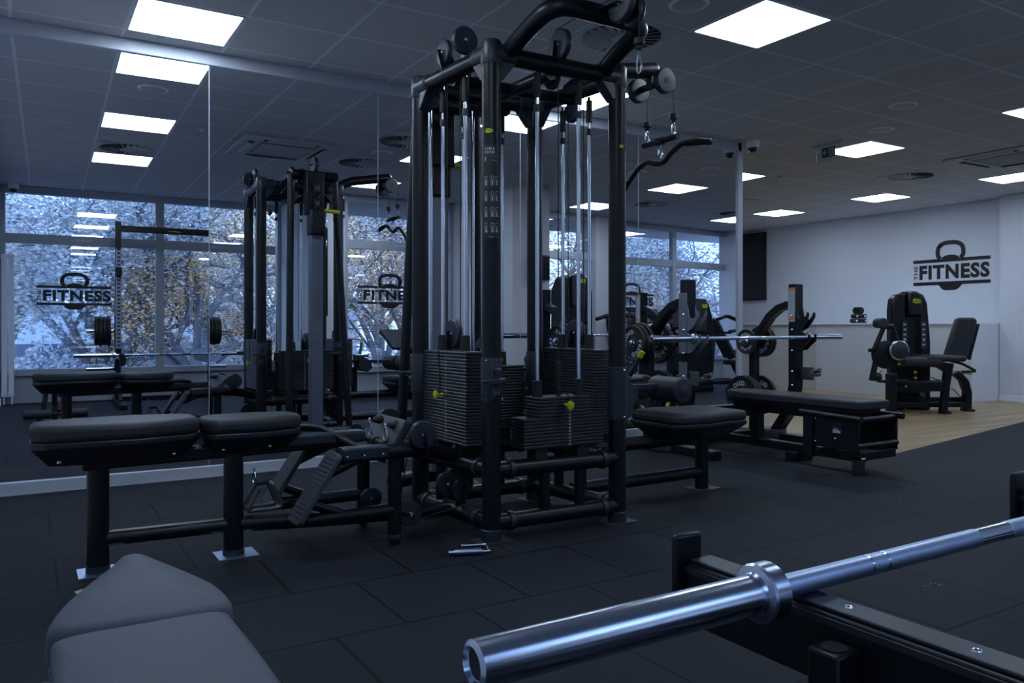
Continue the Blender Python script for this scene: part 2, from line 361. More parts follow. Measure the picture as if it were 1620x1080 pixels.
# ------------------------------------------------------------ ceiling fittings
def lat(m, n): return 4.133+0.6*m, 5.443-0.6*n
lights = [(-6, 0, 'large square light panel at the top left, just in front of the mirror'), (-1, 0, 'light panel right behind the cable tower top, next to the mirror'),
 (-1, 3, 'largest light panel, at the top right of the photo'), (5, 0, 'light panel beside the exit sign'), (5, 3, 'light panel cut off by the right edge, above the air conditioner'),
 (10, 0, 'light panel cut off by the right edge, nearest the far wall'), (10, -3, 'light panel near the far wall, above the wall lettering'),
 (10, -6, 'small distant light panel near the television'), (5, -3, 'light panel partly hidden by the right end of the mirror'),
 (-6, 3, 'light panel over the camera, third in the left row seen in the mirror'), (-6, 6, 'light panel by the left windows, fourth in the left row seen in the mirror'),
 (-1, 6, 'light panel seen in the mirror above the reflected lat pulldown'), (5, 6, 'light panel seen in the mirror beside the round vent'), (10, 3, 'light panel over the floor outside the right edge of the photo'), (10, 6, 'light panel by the right windows seen at the mirror edge')]
for m, n, lab in lights:
    x, yb = lat(m, n); t = thing('ceiling_light', lab, 'ceiling light', (x+0.3, yb-0.3, CE), 'square ceiling light panels')
    x0, x1, y0, y1 = x+0.012, x+0.588, yb-0.588, yb-0.012
    MB().box(x0, x1, y0, y0+0.008, CE-0.006, CE).box(x0, x1, y1-0.008, y1, CE-0.006, CE).box(x0, x0+0.008, y0, y1, CE-0.006, CE).box(x1-0.008, x1, y0, y1, CE-0.006, CE).build('light_frame', WHITE, t)
    MB().box(x0+0.008, x1-0.008, y0+0.008, y1-0.008, CE-0.004, CE-0.001).build('light_diffuser', PANELM, t)
def vent(m, n, lab):
    x, yb = lat(m, n); cx, cy = x+0.3, yb-0.3; t = thing('swirl_vent', lab, 'ceiling vent', (cx, cy, CE), 'round swirl vents')
    MB().box(cx-0.29, cx+0.29, cy-0.29, cy+0.29, CE-0.006, CE).build('vent_plate', CEILP, t, bevel=0.002)
    MB().lathe((cx, cy, CE-0.007), (0, 0, 1), [(0.25, 0), (0.25, 0.002)], 40).build('vent_recess', DARKG, t)
    b = MB()
    for i in range(24):
        a = 2*math.pi*i/24; d = V((math.cos(a), math.sin(a), 0)); e = V((-d.y, d.x, 0))
        b.obox(V((cx, cy, CE-0.012))+d*0.165, d, (e+Z_*0.55), d.cross(e+Z_*0.55), 0.085, 0.013, 0.0012)
    b.build('vent_vanes', CEILP, t); MB().lathe((cx, cy, CE-0.016), (0, 0, 1), [(0.07, 0), (0.08, 0.01)], 24).build('vent_hub', CEILP, t)
vent(-2, 2, 'round swirl vent right above the cable tower boom'); vent(8, -1, 'round swirl vent above the wall lettering, nearest the far wall')
vent(-6, 5, 'round swirl vent seen in the mirror beside the smallest left light'); vent(6, 5, 'round swirl vent seen in the mirror right of the tower')
vent(-2, 4, 'round swirl vent overhead, seen in the mirror behind the tower')
vent(9, 5, 'round swirl vent at the upper right corner edge of the photo')
def spk(m, n, lab):
    x, yb = lat(m, n); cx, cy = x+0.3, yb-0.3; t = thing('ceiling_speaker', lab, 'ceiling speaker', (cx, cy, CE), 'round ceiling speakers')
    MB().lathe((cx, cy, CE-0.008), (0, 0, 1), [(0.105, 0), (0.115, 0.008)], 32).build('speaker_rim', WHITE, t)
    MB().lathe((cx, cy, CE-0.010), (0, 0, 1), [(0.09, 0), (0.095, 0.003)], 32).build('speaker_grille', CEILP, t)
spk(4, 1, 'round ceiling speaker right of the exit sign'); spk(-6, 1, 'round ceiling speaker seen in the mirror under the left light'); spk(-2, 3, 'round ceiling speaker cut off at the top edge of the photo'); spk(3, 2, 'round ceiling speaker seen in the mirror near the camera dome')
def cassette(cx, cy, lab, s=0.47):
    t = thing('air_conditioner', lab, 'air conditioner', (cx, cy, CE), 'ceiling cassette air conditioners')
    MB().box(cx-s, cx+s, cy-s, cy+s, CE-0.02, CE).build('cassette_panel', CEILP, t, bevel=0.008)
    f = MB()
    for a in range(4):
        d = V((math.cos(a*math.pi/2), math.sin(a*math.pi/2), 0)); e = V((-d.y, d.x, 0))
        f.obox(V((cx, cy, CE-0.022))+d*(s*0.78), d, e, Z_, 0.028, s*0.58, 0.003)
    f.build('air_slot', DARKG, t)
    for a in range(4):
        d = V((math.cos(a*math.pi/2), math.sin(a*math.pi/2), 0)); e = V((-d.y, d.x, 0))
        MB().obox(V((cx, cy, CE-0.030))+d*(s*0.80), d+Z_*0.25, e, Z_, 0.022, s*0.50, 0.004).build('air_flap', CEILP, t)
    g = MB().box(cx-s*0.58, cx+s*0.58, cy-s*0.58, cy+s*0.58, CE-0.026, CE-0.02); g.build('intake_panel', BROWN, t)
    g = MB()
    for i in range(15): g.box(cx-s*0.55, cx+s*0.55, cy-s*0.55+i*s*1.1/15, cy-s*0.55+i*s*1.1/15+0.012, CE-0.031, CE-0.026)
    g.build('intake_slats', CEILP, t)
cassette(*[4.133+0.6*8.3, 5.443-0.6*1.5], 'ceiling air conditioner cassette at the right edge of the photo')
cassette(4.133-0.6*3.1, 5.443-0.6*4.1, 'ceiling air conditioner cassette seen in the mirror left of the tower')
cassette(4.133+0.6*7.4, 5.443+0.6*5.0, 'distant ceiling air conditioner cassette just right of the mirror end')
def dome(x, y, lab):
    t = thing('dome_camera', lab, 'security camera', (x, y, CE))
    MB().lathe((x, y, CE-0.07), (0, 0, 1), [(0.055, 0), (0.062, 0.02), (0.062, 0.07)], 28).build('camera_housing', WHITE, t)
    MB().sphere((x, y, CE-0.075), 0.045, 20).build('camera_dome', SCREEN, t)
dome(6.15, 5.47, 'white dome camera on the ceiling at the right end of the mirror'); dome(-0.25, -0.80, 'dome camera in the left window corner, seen in the mirror')
for x, y, lab in [(7.9, 6.6, 'tiny smoke sensor on the ceiling left of the distant light'), (4.133-0.6*4.6, 5.443-0.6*3.4, 'tiny smoke sensor seen in the mirror left of the first joint')]:
    tag(MB().lathe((x, y, CE-0.03), (0, 0, 1), [(0.02, 0), (0.035, 0.03)], 16).build('smoke_sensor', CEILP), lab, 'sensor')
t = thing('exit_sign', 'small green exit sign on clear acrylic hanging from the ceiling', 'exit sign', (6.9, 5.17, CE))
MB().box(6.89, 6.91, 5.0, 5.33, CE-0.02, CE).build('sign_rail', ALU, t)
MB().box(6.897, 6.903, 5.02, 5.31, CE-0.17, CE-0.02).build('sign_panel', ACRYL, t)
MB().box(6.892, 6.896, 5.08, 5.235, CE-0.135, CE-0.035).build('sign_face', GREEN, t)
g = MB(); O = V((6.8915, 5.235, CE-0.135)); xd = -Y_
g.prism([(0.012, 0.05), (0.035, 0.075), (0.042, 0.068), (0.03, 0.055), (0.065, 0.055), (0.065, 0.045), (0.03, 0.045), (0.042, 0.032), (0.035, 0.025)], O, xd, Z_, 0.001)
g.prism([(0.085, 0.01), (0.14, 0.01), (0.14, 0.09), (0.085, 0.09)], O, xd, Z_, 0.0006); g.build('sign_symbol', WHT, t)
g = MB(); O = V((6.8905, 5.235, CE-0.135))
g.prism([(0.108, 0.072), (0.116, 0.072), (0.116, 0.082), (0.108, 0.082)], O, xd, Z_, 0.0006)
g.ring([(0.100, 0.05), (0.108, 0.066), (0.12, 0.066), (0.128, 0.05)], 0.006, O, xd, Z_, 0.0006).ring([(0.114, 0.066), (0.11, 0.045), (0.10, 0.03), (0.092, 0.028)], 0.007, O, xd, Z_, 0.0006).ring([(0.112, 0.045), (0.122, 0.035), (0.122, 0.018)], 0.007, O, xd, Z_, 0.0006)
g.build('sign_figure', GREEN, t)
for y in (5.005, 5.32): pass
MB().cyl((6.9, 5.02, CE-0.17), (6.9, 5.02, CE), 0.003, 8).cyl((6.9, 5.31, CE-0.17), (6.9, 5.31, CE), 0.003, 8).build('sign_post', ALU, t)

# ------------------------------------------------------------ four-sided cable tower with its two seats
FL, FR, BL, BR = V((1.88, 3.25, 0)), V((2.62, 3.23, 0)), V((1.83, 3.93, 0)), V((2.555, 3.91, 0))
T = thing('cable_tower', 'tall black four-post cable station with weight stacks, long row bench and lat seat', 'gym machine', (2.22, 3.58, 0))
def at(p, z): return V((p.x, p.y, z))
R_ = 0.045
for p in (FL, FR, BL, BR):
    q = MB().cyl(at(p, 0.0), at(p, 2.26), R_, 32).build('post', BLK, T)
    MB().lathe(at(p, 0.0), Z_, [(0.050, 0), (0.050, 0.055), (0.046, 0.058)], 32).build('foot_collar', NAVY, q)
    MB().box(p.x-0.09, p.x+0.09, p.y-0.06, p.y+0.06, 0.0, 0.004).build('floor_plate', mat('dull_steel', (0.05, 0.058, 0.075), 0.45, 0.4), q)
    MB().lathe(at(p, 2.24), Z_, [(0.048, 0), (0.050, 0.005), (0.050, 0.10), (0.040, 0.115), (0.0, 0.118)], 32).build('post_cap', NAVY, q)
for a, b in ((FL, FR), (FL, BL), (BL, BR), (FR, BR)):
    d = (b-a).normalized(); L = (b-a).length
    for z, nm in ((0.085, 'lower_rail'), (0.33, 'upper_rail')):
        q = MB().cyl(at(a, z), at(b, z), 0.040, 28).build(nm, BLK, T)
        MB().lathe(at(a, z)+d*0.085, d, [(0.047, 0), (0.048, 0.004), (0.048, 0.022), (0.047, 0.026)], 28).build('clamp_ring', NAVY, q)
        MB().lathe(at(b, z)-d*0.111, d, [(0.047, 0), (0.048, 0.004), (0.048, 0.022), (0.047, 0.026)], 28).build('clamp_ring', NAVY, q)
    q = MB().cyl(at(a, 2.295), at(b, 2.295), 0.043, 28).build('top_rail', BLK, T)
    for e, s in ((a, 1), (b, -1)):
        m = MB(); m.lathe(at(e, 2.295), d*s, [(0.050, 0.0), (0.050, 0.115), (0.044, 0.12)], 28)
        g = at(e, 2.17); m.prism([(0.03, 0), (0.05, 0.0), (0.13, 0.10), (0.03, 0.10)], g-d.cross(Z_)*0.03*s, d*s, Z_, 0.06)
        m.build('corner_gusset', NAVY, q, bevel=0.006)
    for k in (0.40, 0.68):
        MB().cyl(at(a, 0.085)+(b-a)*k, at(a, 0.33)+(b-a)*k, 0.027, 20).build('rail_strut', BLK, T)

plate_mesh = {}
def wplate(x0, x1, y0, y1, z):
    k = (round(x1-x0, 4), round(y1-y0, 4)); h = 0.0148
    if k not in plate_mesh:
        hx, hy = k[0]/2, k[1]/2; c = 0.0035
        m = MB(); vs = []
        for zz, s in ((0, c), (0.003, 0), (h-0.004, 0), (h, c)):
            vs += [(-hx+s, -hy+s, zz), (hx-s, -hy+s, zz), (hx-s, hy-s, zz), (-hx+s, hy-s, zz)]
        fs = [(3, 2, 1, 0), (12, 13, 14, 15)]+[(4*l+i, 4*l+(i+1) % 4, 4*l+4+(i+1) % 4, 4*l+4+i) for l in range(3) for i in range(4)]
        m.add(vs, fs); o = m.build('weight_plate', PLATE); o.parent = T; plate_mesh[k] = o
    else:
        o = plate_mesh[k].copy(); COL.objects.link(o)
    o.location = V(((x0+x1)/2, (y0+y1)/2, z))-T.location; return o
def stack(x0, x1, y0, y1, z0, n, out, narrow=0, rods=None, lab=1):
    """weight stack; out = outward horizontal direction of the pin face"""
    out = V(out); along = Z_.cross(out); P = 0.0165; nums = MB(); holes = MB()
    cx, cy = (x0+x1)/2, (y0+y1)/2; half = abs((V((x1-x0, y1-y0, 0))).dot(out))/2
    for i in range(n):
        a0, a1, b0, b1 = x0, x1, y0, y1
        if i >= n-narrow:
            if abs(out.y) > 0.5: a0 += 0.085; a1 -= 0.085
            else: b0 += 0.085; b1 -= 0.085
        z = z0+i*P; wplate(a0, a1, b0, b1, z)
        f = V((cx, cy, z+0.0072))+out*(half+0.0006)
        if lab and i < n-1: nums.text(str(5*(n-i)), f+along*0.028, along, Z_, 0.0092, bold=0.05, center=True, th=0.0004)
        holes.lathe(f, out, [(0.0048, 0), (0.0048, 0.0006)], 10)
    nums.build('number_strip', WHT, T); holes.build('pin_hole', RUB, T)
    zt = z0+n*P
    for s in (-1, 1):
        c = V((cx, cy, 0))+along*0.125*s
        r = MB().cyl(at(c, 0.36), at(c, 2.27), 0.0098, 18).build('guide_rod', CHR, T)
        MB().lathe(at(c, zt), Z_, [(0.027, 0), (0.024, 0.075), (0.020, 0.078)], 22).build('rod_bumper', RUB, r)
        MB().lathe(at(c, 2.13), Z_, [(0.017, 0), (0.017, 0.12)], 20).build('rod_sleeve', RUB, r)
        MB().lathe(at(c, 2.06), Z_, [(0.015, 0), (0.015, 0.035)], 20).build('rod_collar', NAVY, r)
        MB().obox(at(c, (z0+0.36)/2+0.0), along, out, Z_, 0.035, 0.04, (z0-0.36)/2).build('stack_block', RUB, T, bevel=0.004)
    return zt, V((cx, cy, 0)), along
sL = stack(1.82, 1.94, 3.39, 3.88, 0.425, 28, (-1, 0, 0))
sR = stack(2.60, 2.71, 3.40, 3.88, 0.425, 28, (1, 0, 0))
sF = stack(2.03, 2.51, 3.20, 3.32, 0.420, 15, (0, -1, 0), narrow=6)
sB = stack(1.99, 2.475, 3.90, 4.01, 0.425, 22, (0, 1, 0))
def pulley(c, ax, r=0.075, th=0.032, br=None, name='pulley', nut=True, m=NAVY, parent=None):
    ax = V(ax).normalized(); c = V(c)
    o = MB().lathe(c-ax*th/2, ax, [(r*0.72, 0), (r*0.93, 0.001), (r, 0.006), (r, th*0.35), (r*0.95, th*0.5), (r, th*0.65), (r, th-0.006), (r*0.93, th-0.001), (r*0.72, th)], 40).build(name, m, parent or T)
    g = MB()
    if nut: g.lathe(c-ax*(th/2+0.006), ax, [(0.008, 0), (0.010, 0.002), (0.010, th+0.010), (0.008, th+0.012)], 12)
    if g.v: g.build('axle_bolt', CHR, o)
    if br is not None:
        b = V(br); g = MB()
        for s in (-1, 1): g.beam(c+ax*(th/2+0.005)*s+(c-b).normalized()*0.015, b+ax*(th/2+0.005)*s, 0.005 if False else 0.042, 0.005, ax.cross(c-b))
        g.build('pulley_bracket', BLK, o, bevel=0.001)
    return o
for (zt, c, al), ax in ((sL, X_), (sR, X_), (sB, X_)):
    p = at(c, zt+0.085); pulley(p, ax, 0.075, 0.034, br=at(c, zt))
    for s in (-0.07, 0.07): pass
cab = MB()
for (zt, c, al), dy in ((sL, 0.07), (sR, 0.07), (sB, 0.0)):
    for s in (-1, 1): cab.cyl(at(c, zt+0.085)+al*0.073*s, at(c, 2.33)+al*0.073*s, 0.0028, 8)
cab.cyl(at(sF[1], sF[0]+0.02), at(sF[1], 2.35), 0.0028, 8)
cab.build('steel_cable', RUB, T)
MB().lathe(at(sF[1], sF[0]), Z_, [(0.012, 0), (0.012, 0.012), (0.009, 0.014), (0.0145, 0.02), (0.0145, 0.16), (0.006, 0.17), (0.006, 0.20)], 16).build('cable_anchor', RUB, T)
# selector pins with their cords
def pin(face, out, z, cord_top):
    f = V(face); out = V(out)
    o = MB().lathe(at(f, z)+out*0.002, out, [(0.009, 0), (0.009, 0.012), (0.006, 0.016), (0.006, 0.028), (0.018, 0.034), (0.021, 0.040), (0.021, 0.046), (0.017, 0.048)], 24).build('selector_pin', YEL, T)
    o['label'] = 'yellow selector pin'
    c = at(f, z)+out*0.02
    MB().tube([at(f, cord_top)+out*-0.01+Z_*0.012, at(f, cord_top)+out*0.03+Z_*0.01, at(f, (cord_top+z)/2)+out*0.02, c], 0.0038, 8, fil=0.03).build('pin_cord', RUB, o)
pin((1.82, 3.635, 0), (-1, 0, 0), 0.665, sL[0]); pin((2.27, 3.20, 0), (0, -1, 0), 0.625, sF[0]); pin((2.23, 4.01, 0), (0, 1, 0), 0.70, sB[0]); pin((2.71, 3.64, 0), (1, 0, 0), 0.70, sR[0])

# top boom hoop and pulleys
MB().tube([(1.96, 3.25, 2.30), (1.97, 3.08, 2.37), (1.975, 2.86, 2.42), (2.50, 2.86, 2.42), (2.51, 3.08, 2.37), (2.52, 3.23, 2.30)], 0.042, 26, fil=0.13).build('overhead_hoop', BLK, T)
pulley((2.215, 2.70, 2.41), X_, 0.078, 0.036, br=(2.215, 2.86, 2.42)); pulley((2.30, 2.72, 2.40), X_, 0.066, 0.034, br=(2.30, 2.86, 2.42))
pulley((2.27, 3.24, 2.405), X_, 0.078, 0.036, br=(2.27, 3.26, 2.29)); pulley((2.29, 3.34, 2.27), X_, 0.06, 0.03)
pulley((1.845, 3.45, 2.41), Y_, 0.068, 0.032, br=(1.86, 3.47, 2.29)); pulley((1.84, 3.66, 2.41), X_, 0.066, 0.032, br=(1.85, 3.62, 2.29))
pulley((2.60, 3.60, 2.20), X_, 0.06, 0.03); pulley((2.20, 3.93, 2.40), X_, 0.07, 0.03, br=(2.20, 3.93, 2.29)); pulley((2.10, 3.93, 2.42), X_, 0.06, 0.03, br=(2.10, 3.93, 2.29))
g = MB().cyl((1.99, 3.92, 2.25), (1.99, 4.30, 2.33), 0.035, 20).cyl((2.36, 3.92, 2.25), (2.36, 4.30, 2.33), 0.035, 20).cyl((1.99, 4.31, 2.34), (2.40, 4.31, 2.34), 0.046, 24); g.build('rear_top_bar', BLK, T)
g = MB().cyl((1.86, 3.60, 2.26), (2.58, 3.58, 2.26), 0.03, 20).cyl((2.22, 3.25, 2.26), (2.20, 3.92, 2.26), 0.035, 20); g.build('cross_brace', BLK, T)
def carabiner(c, r, h, m, ax=X_):
    c = V(c); ax = V(ax).normalized(); s = Z_.cross(ax); pts = []
    for i in range(20):
        a = 2*math.pi*i/20; pts.append(c+s*math.sin(a)*r*(1.0-0.25*math.cos(a))+Z_*(math.cos(a)*h))
    m.tube(pts, 0.0042, 8, closed=True)
    m.lathe(c+Z_*(h+0.004), Z_, [(0.005, 0), (0.007, 0.004), (0.005, 0.014)], 10)
def stopper(c, name='cable_stopper', par=None):
    c = V(c); MB().lathe(c, -Z_, [(0.008, -0.012), (0.023, -0.008), (0.024, 0.018), (0.015, 0.024), (0.012, 0.038), (0.006, 0.040)], 24).build(name, RUB, par or T)
x, y = 2.25, 2.625
MB().cyl((x, y, 2.25), (x, y, 2.41), 0.0028, 8).cyl((x, y+0.05, 2.48), (2.25, 3.26, 2.48), 0.0028, 8).build('steel_cable', RUB, T)
stopper((x, y, 2.235)); g = MB(); carabiner((x, y, 2.135), 0.016, 0.040, g); g.build('snap_hook', CHR, T)

# lat boom over the right-hand seat
MB().tube([(2.58, 3.60, 2.31), (2.74, 3.60, 2.45), (3.19, 3.60, 2.53)], 0.045, 26, fil=0.1).build('lat_boom', BLK, T)
MB().sphere((3.19, 3.60, 2.53), 0.045, 20).build('boom_cap', BLK, T)
MB().cyl((3.178, 3.46, 2.435), (3.178, 3.74, 2.435), 0.020, 16).box(3.16, 3.20, 3.575, 3.625, 2.42, 2.52).build('pulley_axle', BLK, T)
for y in (3.484, 3.716):
    pulley((3.178, y, 2.435), Y_, 0.072, 0.045, nut=False)
    MB().cyl((3.25, y, 2.25), (3.25, y, 2.44), 0.0028, 8).build('steel_cable', RUB, T); stopper((3.25, y, 2.245))
    g = MB(); carabiner((3.25, y, 2.165), 0.014, 0.032, g, Y_); g.build('snap_hook', CHR, T)
t = thing('lat_pulldown_bar', 'black wavy lat pulldown bar hanging by chrome snap hooks from the tower boom', 'pulldown bar', (3.25, 3.6, 2.0))
MB().cyl((3.25, 3.45, 2.118), (3.25, 3.75, 2.118), 0.017, 18).lathe((3.25, 3.57, 2.118), Y_, [(0.024, 0), (0.024, 0.06)], 18).build('spreader_bar', RUB, t)
g = MB(); carabiner((3.25, 3.6, 2.055), 0.015, 0.034, g, Y_); g.build('snap_hook', CHR, t)
bar = [(3.25, 3.10, 1.975), (3.25, 3.20, 2.035), (3.25, 3.30, 2.062), (3.25, 3.42, 2.068), (3.25, 3.50, 2.035), (3.25, 3.57, 1.985), (3.25, 3.63, 1.985), (3.25, 3.72, 2.015), (3.25, 3.80, 1.99), (3.25, 3.90, 1.91), (3.25, 4.02, 1.78)]
MB().tube(bar[1:], 0.0165, 16, fil=0.03).build('bar_tube', RUB, t)
g = MB()
for k in range(12): g.lathe((3.25, 3.215+k*0.014, 2.040+k*0.0020), (0, 1, 0.15), [(0.0175, 0), (0.019, 0.003), (0.0175, 0.006)], 16)
g.build('bar_grip', RUB, t)
MB().sphere((3.25, 3.20, 2.035), 0.019, 14).build('bar_end_cap', RUB, t)

# lat seat (right side)
def P2(pts, z): return [(a, b) for a, b in pts]
def pad(name, poly, z0, z1, m, par, bevel=0.022, seg=4, hull=None, hullm=None):
    o = MB().prism(poly, (0, 0, z0), X_, Y_, z1-z0).build(name, m, par, bevel=bevel, seg=seg)
    if hull:
        cx = sum(p[0] for p in poly)/len(poly); cy = sum(p[1] for p in poly)/len(poly)
        def sc(k): return [(cx+(p[0]-cx)*k[0], cy+(p[1]-cy)*k[1]) for p in poly]
        a = sc((1, 1)); b = sc(hull); n = len(poly); zt = z0+0.004; zm = z0-0.02; zb = z0-hullm[0]
        vs = [(*p, zt) for p in a]+[(*p, zm) for p in a]+[(*p, zb) for p in b]
        fs = [tuple(range(n))[::-1], tuple(range(2*n, 3*n))]+[(i, (i+1) % n, n+(i+1) % n, n+i) for i in range(n)]+[(n+i, n+(i+1) % n, 2*n+(i+1) % n, 2*n+i) for i in range(n)]
        MB().add(vs, fs).build(name+'_hull', PADS, o, bevel=0.005)
    return o
seat = [(2.93, 3.44), (3.02, 3.39), (3.20, 3.36), (3.45, 3.40), (3.62, 3.40), (3.66, 3.44), (3.66, 3.80), (3.62, 3.84), (3.45, 3.84), (3.20, 3.88), (3.02, 3.85), (2.93, 3.80)]
seat = [(3.19+(x-2.93)*0.84, y) for x, y in seat]
so = pad('lat_seat', seat, 0.435, 0.495, PAD, T, hull=(0.78, 0.5), hullm=(0.10,))
g = MB().sphere((3.33, 3.515, 0.375), 0.009, 10).sphere((3.68, 3.515, 0.375), 0.009, 10); g.build('hull_bolt', CHR, T)
MB().cyl((3.61, 3.62, 0.0), (3.61, 3.62, 0.36), R_*0.93, 28).build('seat_post', BLK, T)
MB().box(3.51, 3.71, 3.55, 3.69, 0.0, 0.004).build('floor_plate', MATS['dull_steel'], T)
MB().cyl((2.60, 3.60, 0.105), (3.61, 3.62, 0.105), 0.036, 24).build('seat_rail', BLK, T)
MB().cyl((2.60, 3.60, 0.325), (3.45, 3.61, 0.325), 0.040, 24).build('seat_rail', BLK, T)
MB().cyl((2.83, 3.60, 0.30), (2.83, 3.60, 0.60), 0.03, 20).build('roller_post', BLK, T)
rl = MB().lathe((3.27, 3.42, 0.635), Y_, [(0.045, 0), (0.068, 0.004), (0.076, 0.014), (0.077, 0.24), (0.068, 0.252), (0.03, 0.255)], 36).build('thigh_roller', PAD, T)
MB().lathe((3.27, 3.412, 0.635), Y_, [(0.022, 0), (0.034, 0.005), (0.036, 0.012)], 26).build('roller_cap', NAVY, rl)
MB().lathe((3.27, 3.75, 0.635), Y_, [(0.068, 0), (0.076, 0.01), (0.077, 0.16), (0.068, 0.17)], 36).build('thigh_roller', PAD, T)
MB().cyl((3.27, 3.44, 0.635), (3.27, 3.90, 0.635), 0.016, 14).build('roller_axle', CHR, T)
g = MB().beam((2.80, 3.58, 0.66), (3.27, 3.60, 0.65), 0.05, 0.035).prism([(0, 0), (0.07, -0.03), (0.14, -0.07), (0.15, -0.14), (0.10, -0.18), (0.01, -0.15)], (2.85, 3.50, 0.73), X_, Z_, -0.02).prism([(0, 0), (0.07, -0.03), (0.14, -0.07), (0.15, -0.14), (0.10, -0.18), (0.01, -0.15)], (2.85, 3.66, 0.73), X_, Z_, 0.02)
g.build('roller_bracket', NAVY, T, bevel=0.004)
g = MB().cyl((2.93, 3.50, 0.73), (2.97, 3.44, 0.86), 0.014, 14).cyl((2.90, 3.50, 0.705), (3.02, 3.50, 0.71), 0.013, 12); g.build('adjust_lever', NAVY, T)
o = MB().cyl((2.962, 3.452, 0.835), (2.972, 3.437, 0.868), 0.0165, 16).build('lever_grip', YEL, T); o['label'] = 'yellow lever grip'
# bracket plates on the right front post
g = MB().lathe(at(FR, 0.53), Z_, [(0.050, 0), (0.050, 0.27)], 32).prism([(0.0, 0), (0.07, 0.0), (0.11, 0.03), (0.12, 0.10), (0.11, 0.16), (0.07, 0.19), (0.055, 0.27), (0.0, 0.27)], (2.62, 3.205, 0.53), V((0.95, 0.3, 0)), Z_, 0.012)
g.build('seat_bracket', NAVY, T, bevel=0.002)
g = MB()
for z in (0.545, 0.785): g.sphere((2.625, 3.178, z), 0.006, 10)
g.build('bracket_bolt', CHR, T)
# hook clamp on the front left post and on the back left post
for p in (FL, BL, BR):
    s = -1 if p.y < 3.6 else 1
    q = MB().lathe(at(p, 0.655), Z_, [(0.050, 0), (0.051, 0.003), (0.051, 0.205), (0.050, 0.208)], 32).build('hook_collar', NAVY, T)
    f = V((p.x-0.012, p.y+0.05*s, 0)); g = MB()
    g.obox(at(f, 0.80)+V((0, 0.008*s, 0)), X_, Y_, Z_, 0.017, 0.010, 0.035).obox(at(f, 0.805)+V((0.003, 0.022*s, 0)), X_, V((0, 1, 0.4)), Z_, 0.014, 0.016, 0.012)
    g.obox(at(f, 0.755)+V((0, 0.016*s, 0)), V((1, 0, 0.05)), Y_, Z_, 0.040, 0.022, 0.012).obox(at(f, 0.757)+V((-0.055, 0.024*s, 0)), V((1, 0, 0.1)), Y_, Z_, 0.025, 0.012, 0.008)
    g.obox(at(f, 0.70)+V((0, 0.008*s, 0)), X_, Y_, Z_, 0.017, 0.010, 0.030).obox(at(f, 0.695)+V((0, 0.02*s, 0)), X_, Y_, Z_, 0.012, 0.012, 0.010)
    g.build('accessory_hook', NAVY, q, bevel=0.004)
    g = MB()
    for dx in (-0.043, 0.040):
        for z in (0.667, 0.851):
            r = math.sqrt(max(0, 0.051**2-dx*dx)); g.sphere((p.x+dx, p.y+r*s, z), 0.004, 10)
    g.build('collar_screw', CHR, q)
# instruction sticker wrapped round the front left post
cx, cy = FL.x, FL.y; va = math.atan2(-cy, -cx)
def wrap(vs, z0, r=0.0458):
    return [V((cx+r*math.cos(va+v[0]/r), cy+r*math.sin(va+v[0]/r), z0+v[1])) for v in vs]
def wrect(m, x0, x1, z0, z1, r=0.0458):
    n = max(1, int((x1-x0)/0.006)+1)
    for i in range(n):
        a = x0+(x1-x0)*i/n; b = x0+(x1-x0)*(i+1)/n
        m.add(wrap([(a, z0), (b, z0), (b, z1), (a, z1)], 0, r), [(0, 1, 2, 3)])
def wtext(m, s, x, z, size, r=0.0461, fit=None, bold=0.0):
    vs, fs, x0, x1, y0, y1 = text_geo(s, 1.0, bold); k = size/(y1-y0); kx = fit/(x1-x0) if fit else k
    m.add(wrap([((v[0]-x0)*kx+x, (v[1]-y0)*k+z) for v in vs], 0, r), fs)
g = MB(); wrect(g, -0.040, 0.040, 1.42, 1.86, 0.0455); g.build('instruction_sticker', BLACKD, T)
g = MB(); wtext(g, 'CABLE', -0.033, 1.832, 0.012, bold=0.02); wtext(g, 'STATIONS', -0.033, 1.815, 0.012, fit=0.05, bold=0.02)
wrect(g, -0.006, 0.030, 1.802, 1.8028, 0.0461); wrect(g, -0.006, 0.030, 1.783, 1.7838, 0.0461); wrect(g, -0.033, -0.028, 1.78, 1.80, 0.0461)
random.seed(3)
for r_ in range(4):
    z = 1.665-r_*0.073
    for c_, xs in enumerate((-0.034, -0.002, 0.020)):
        wrect(g, xs, xs+0.0016, z, z+0.045, 0.0461); wrect(g, xs, xs+0.014, z+0.044, z+0.0456, 0.0461)
        if c_ < 2: wrect(g, xs+0.012, xs+0.0136, z, z+0.045, 0.0461)
        fx = xs+0.005; wrect(g, fx, fx+0.004, z+0.002, z+0.024, 0.0461); wrect(g, fx+0.0005, fx+0.0035, z+0.026, z+0.030, 0.0461)
        if r_ > 1: wrect(g, fx, fx+0.011, z+0.003, z+0.007, 0.0461)
wrect(g, -0.012, 0.012, 1.425, 1.427, 0.0461)
g.build('sticker_print', mat('dim_print', (0.36, 0.42, 0.52), 0.5), T)
g = MB(); wrect(g, -0.030, 0.008, 1.915, 1.928, 0.0459); wrect(g, -0.026, -0.002, 1.911, 1.932, 0.0459); o = g.build('maker_badge', YEL, T); o['label'] = 'yellow maker badge'
g = MB(); wtext(g, 'TECHNOGYM', -0.028, 1.9185, 0.0062, 0.0463, fit=0.034, bold=0.01); g.build('badge_lettering', BLACKD, T)
cx, cy = FR.x, FR.y; va = math.atan2(-cy, -cx)
g = MB(); wrect(g, 0.012, 0.036, 1.925, 1.94, 0.0459); o = g.build('maker_badge', YEL, T); o['label'] = 'yellow maker badge'

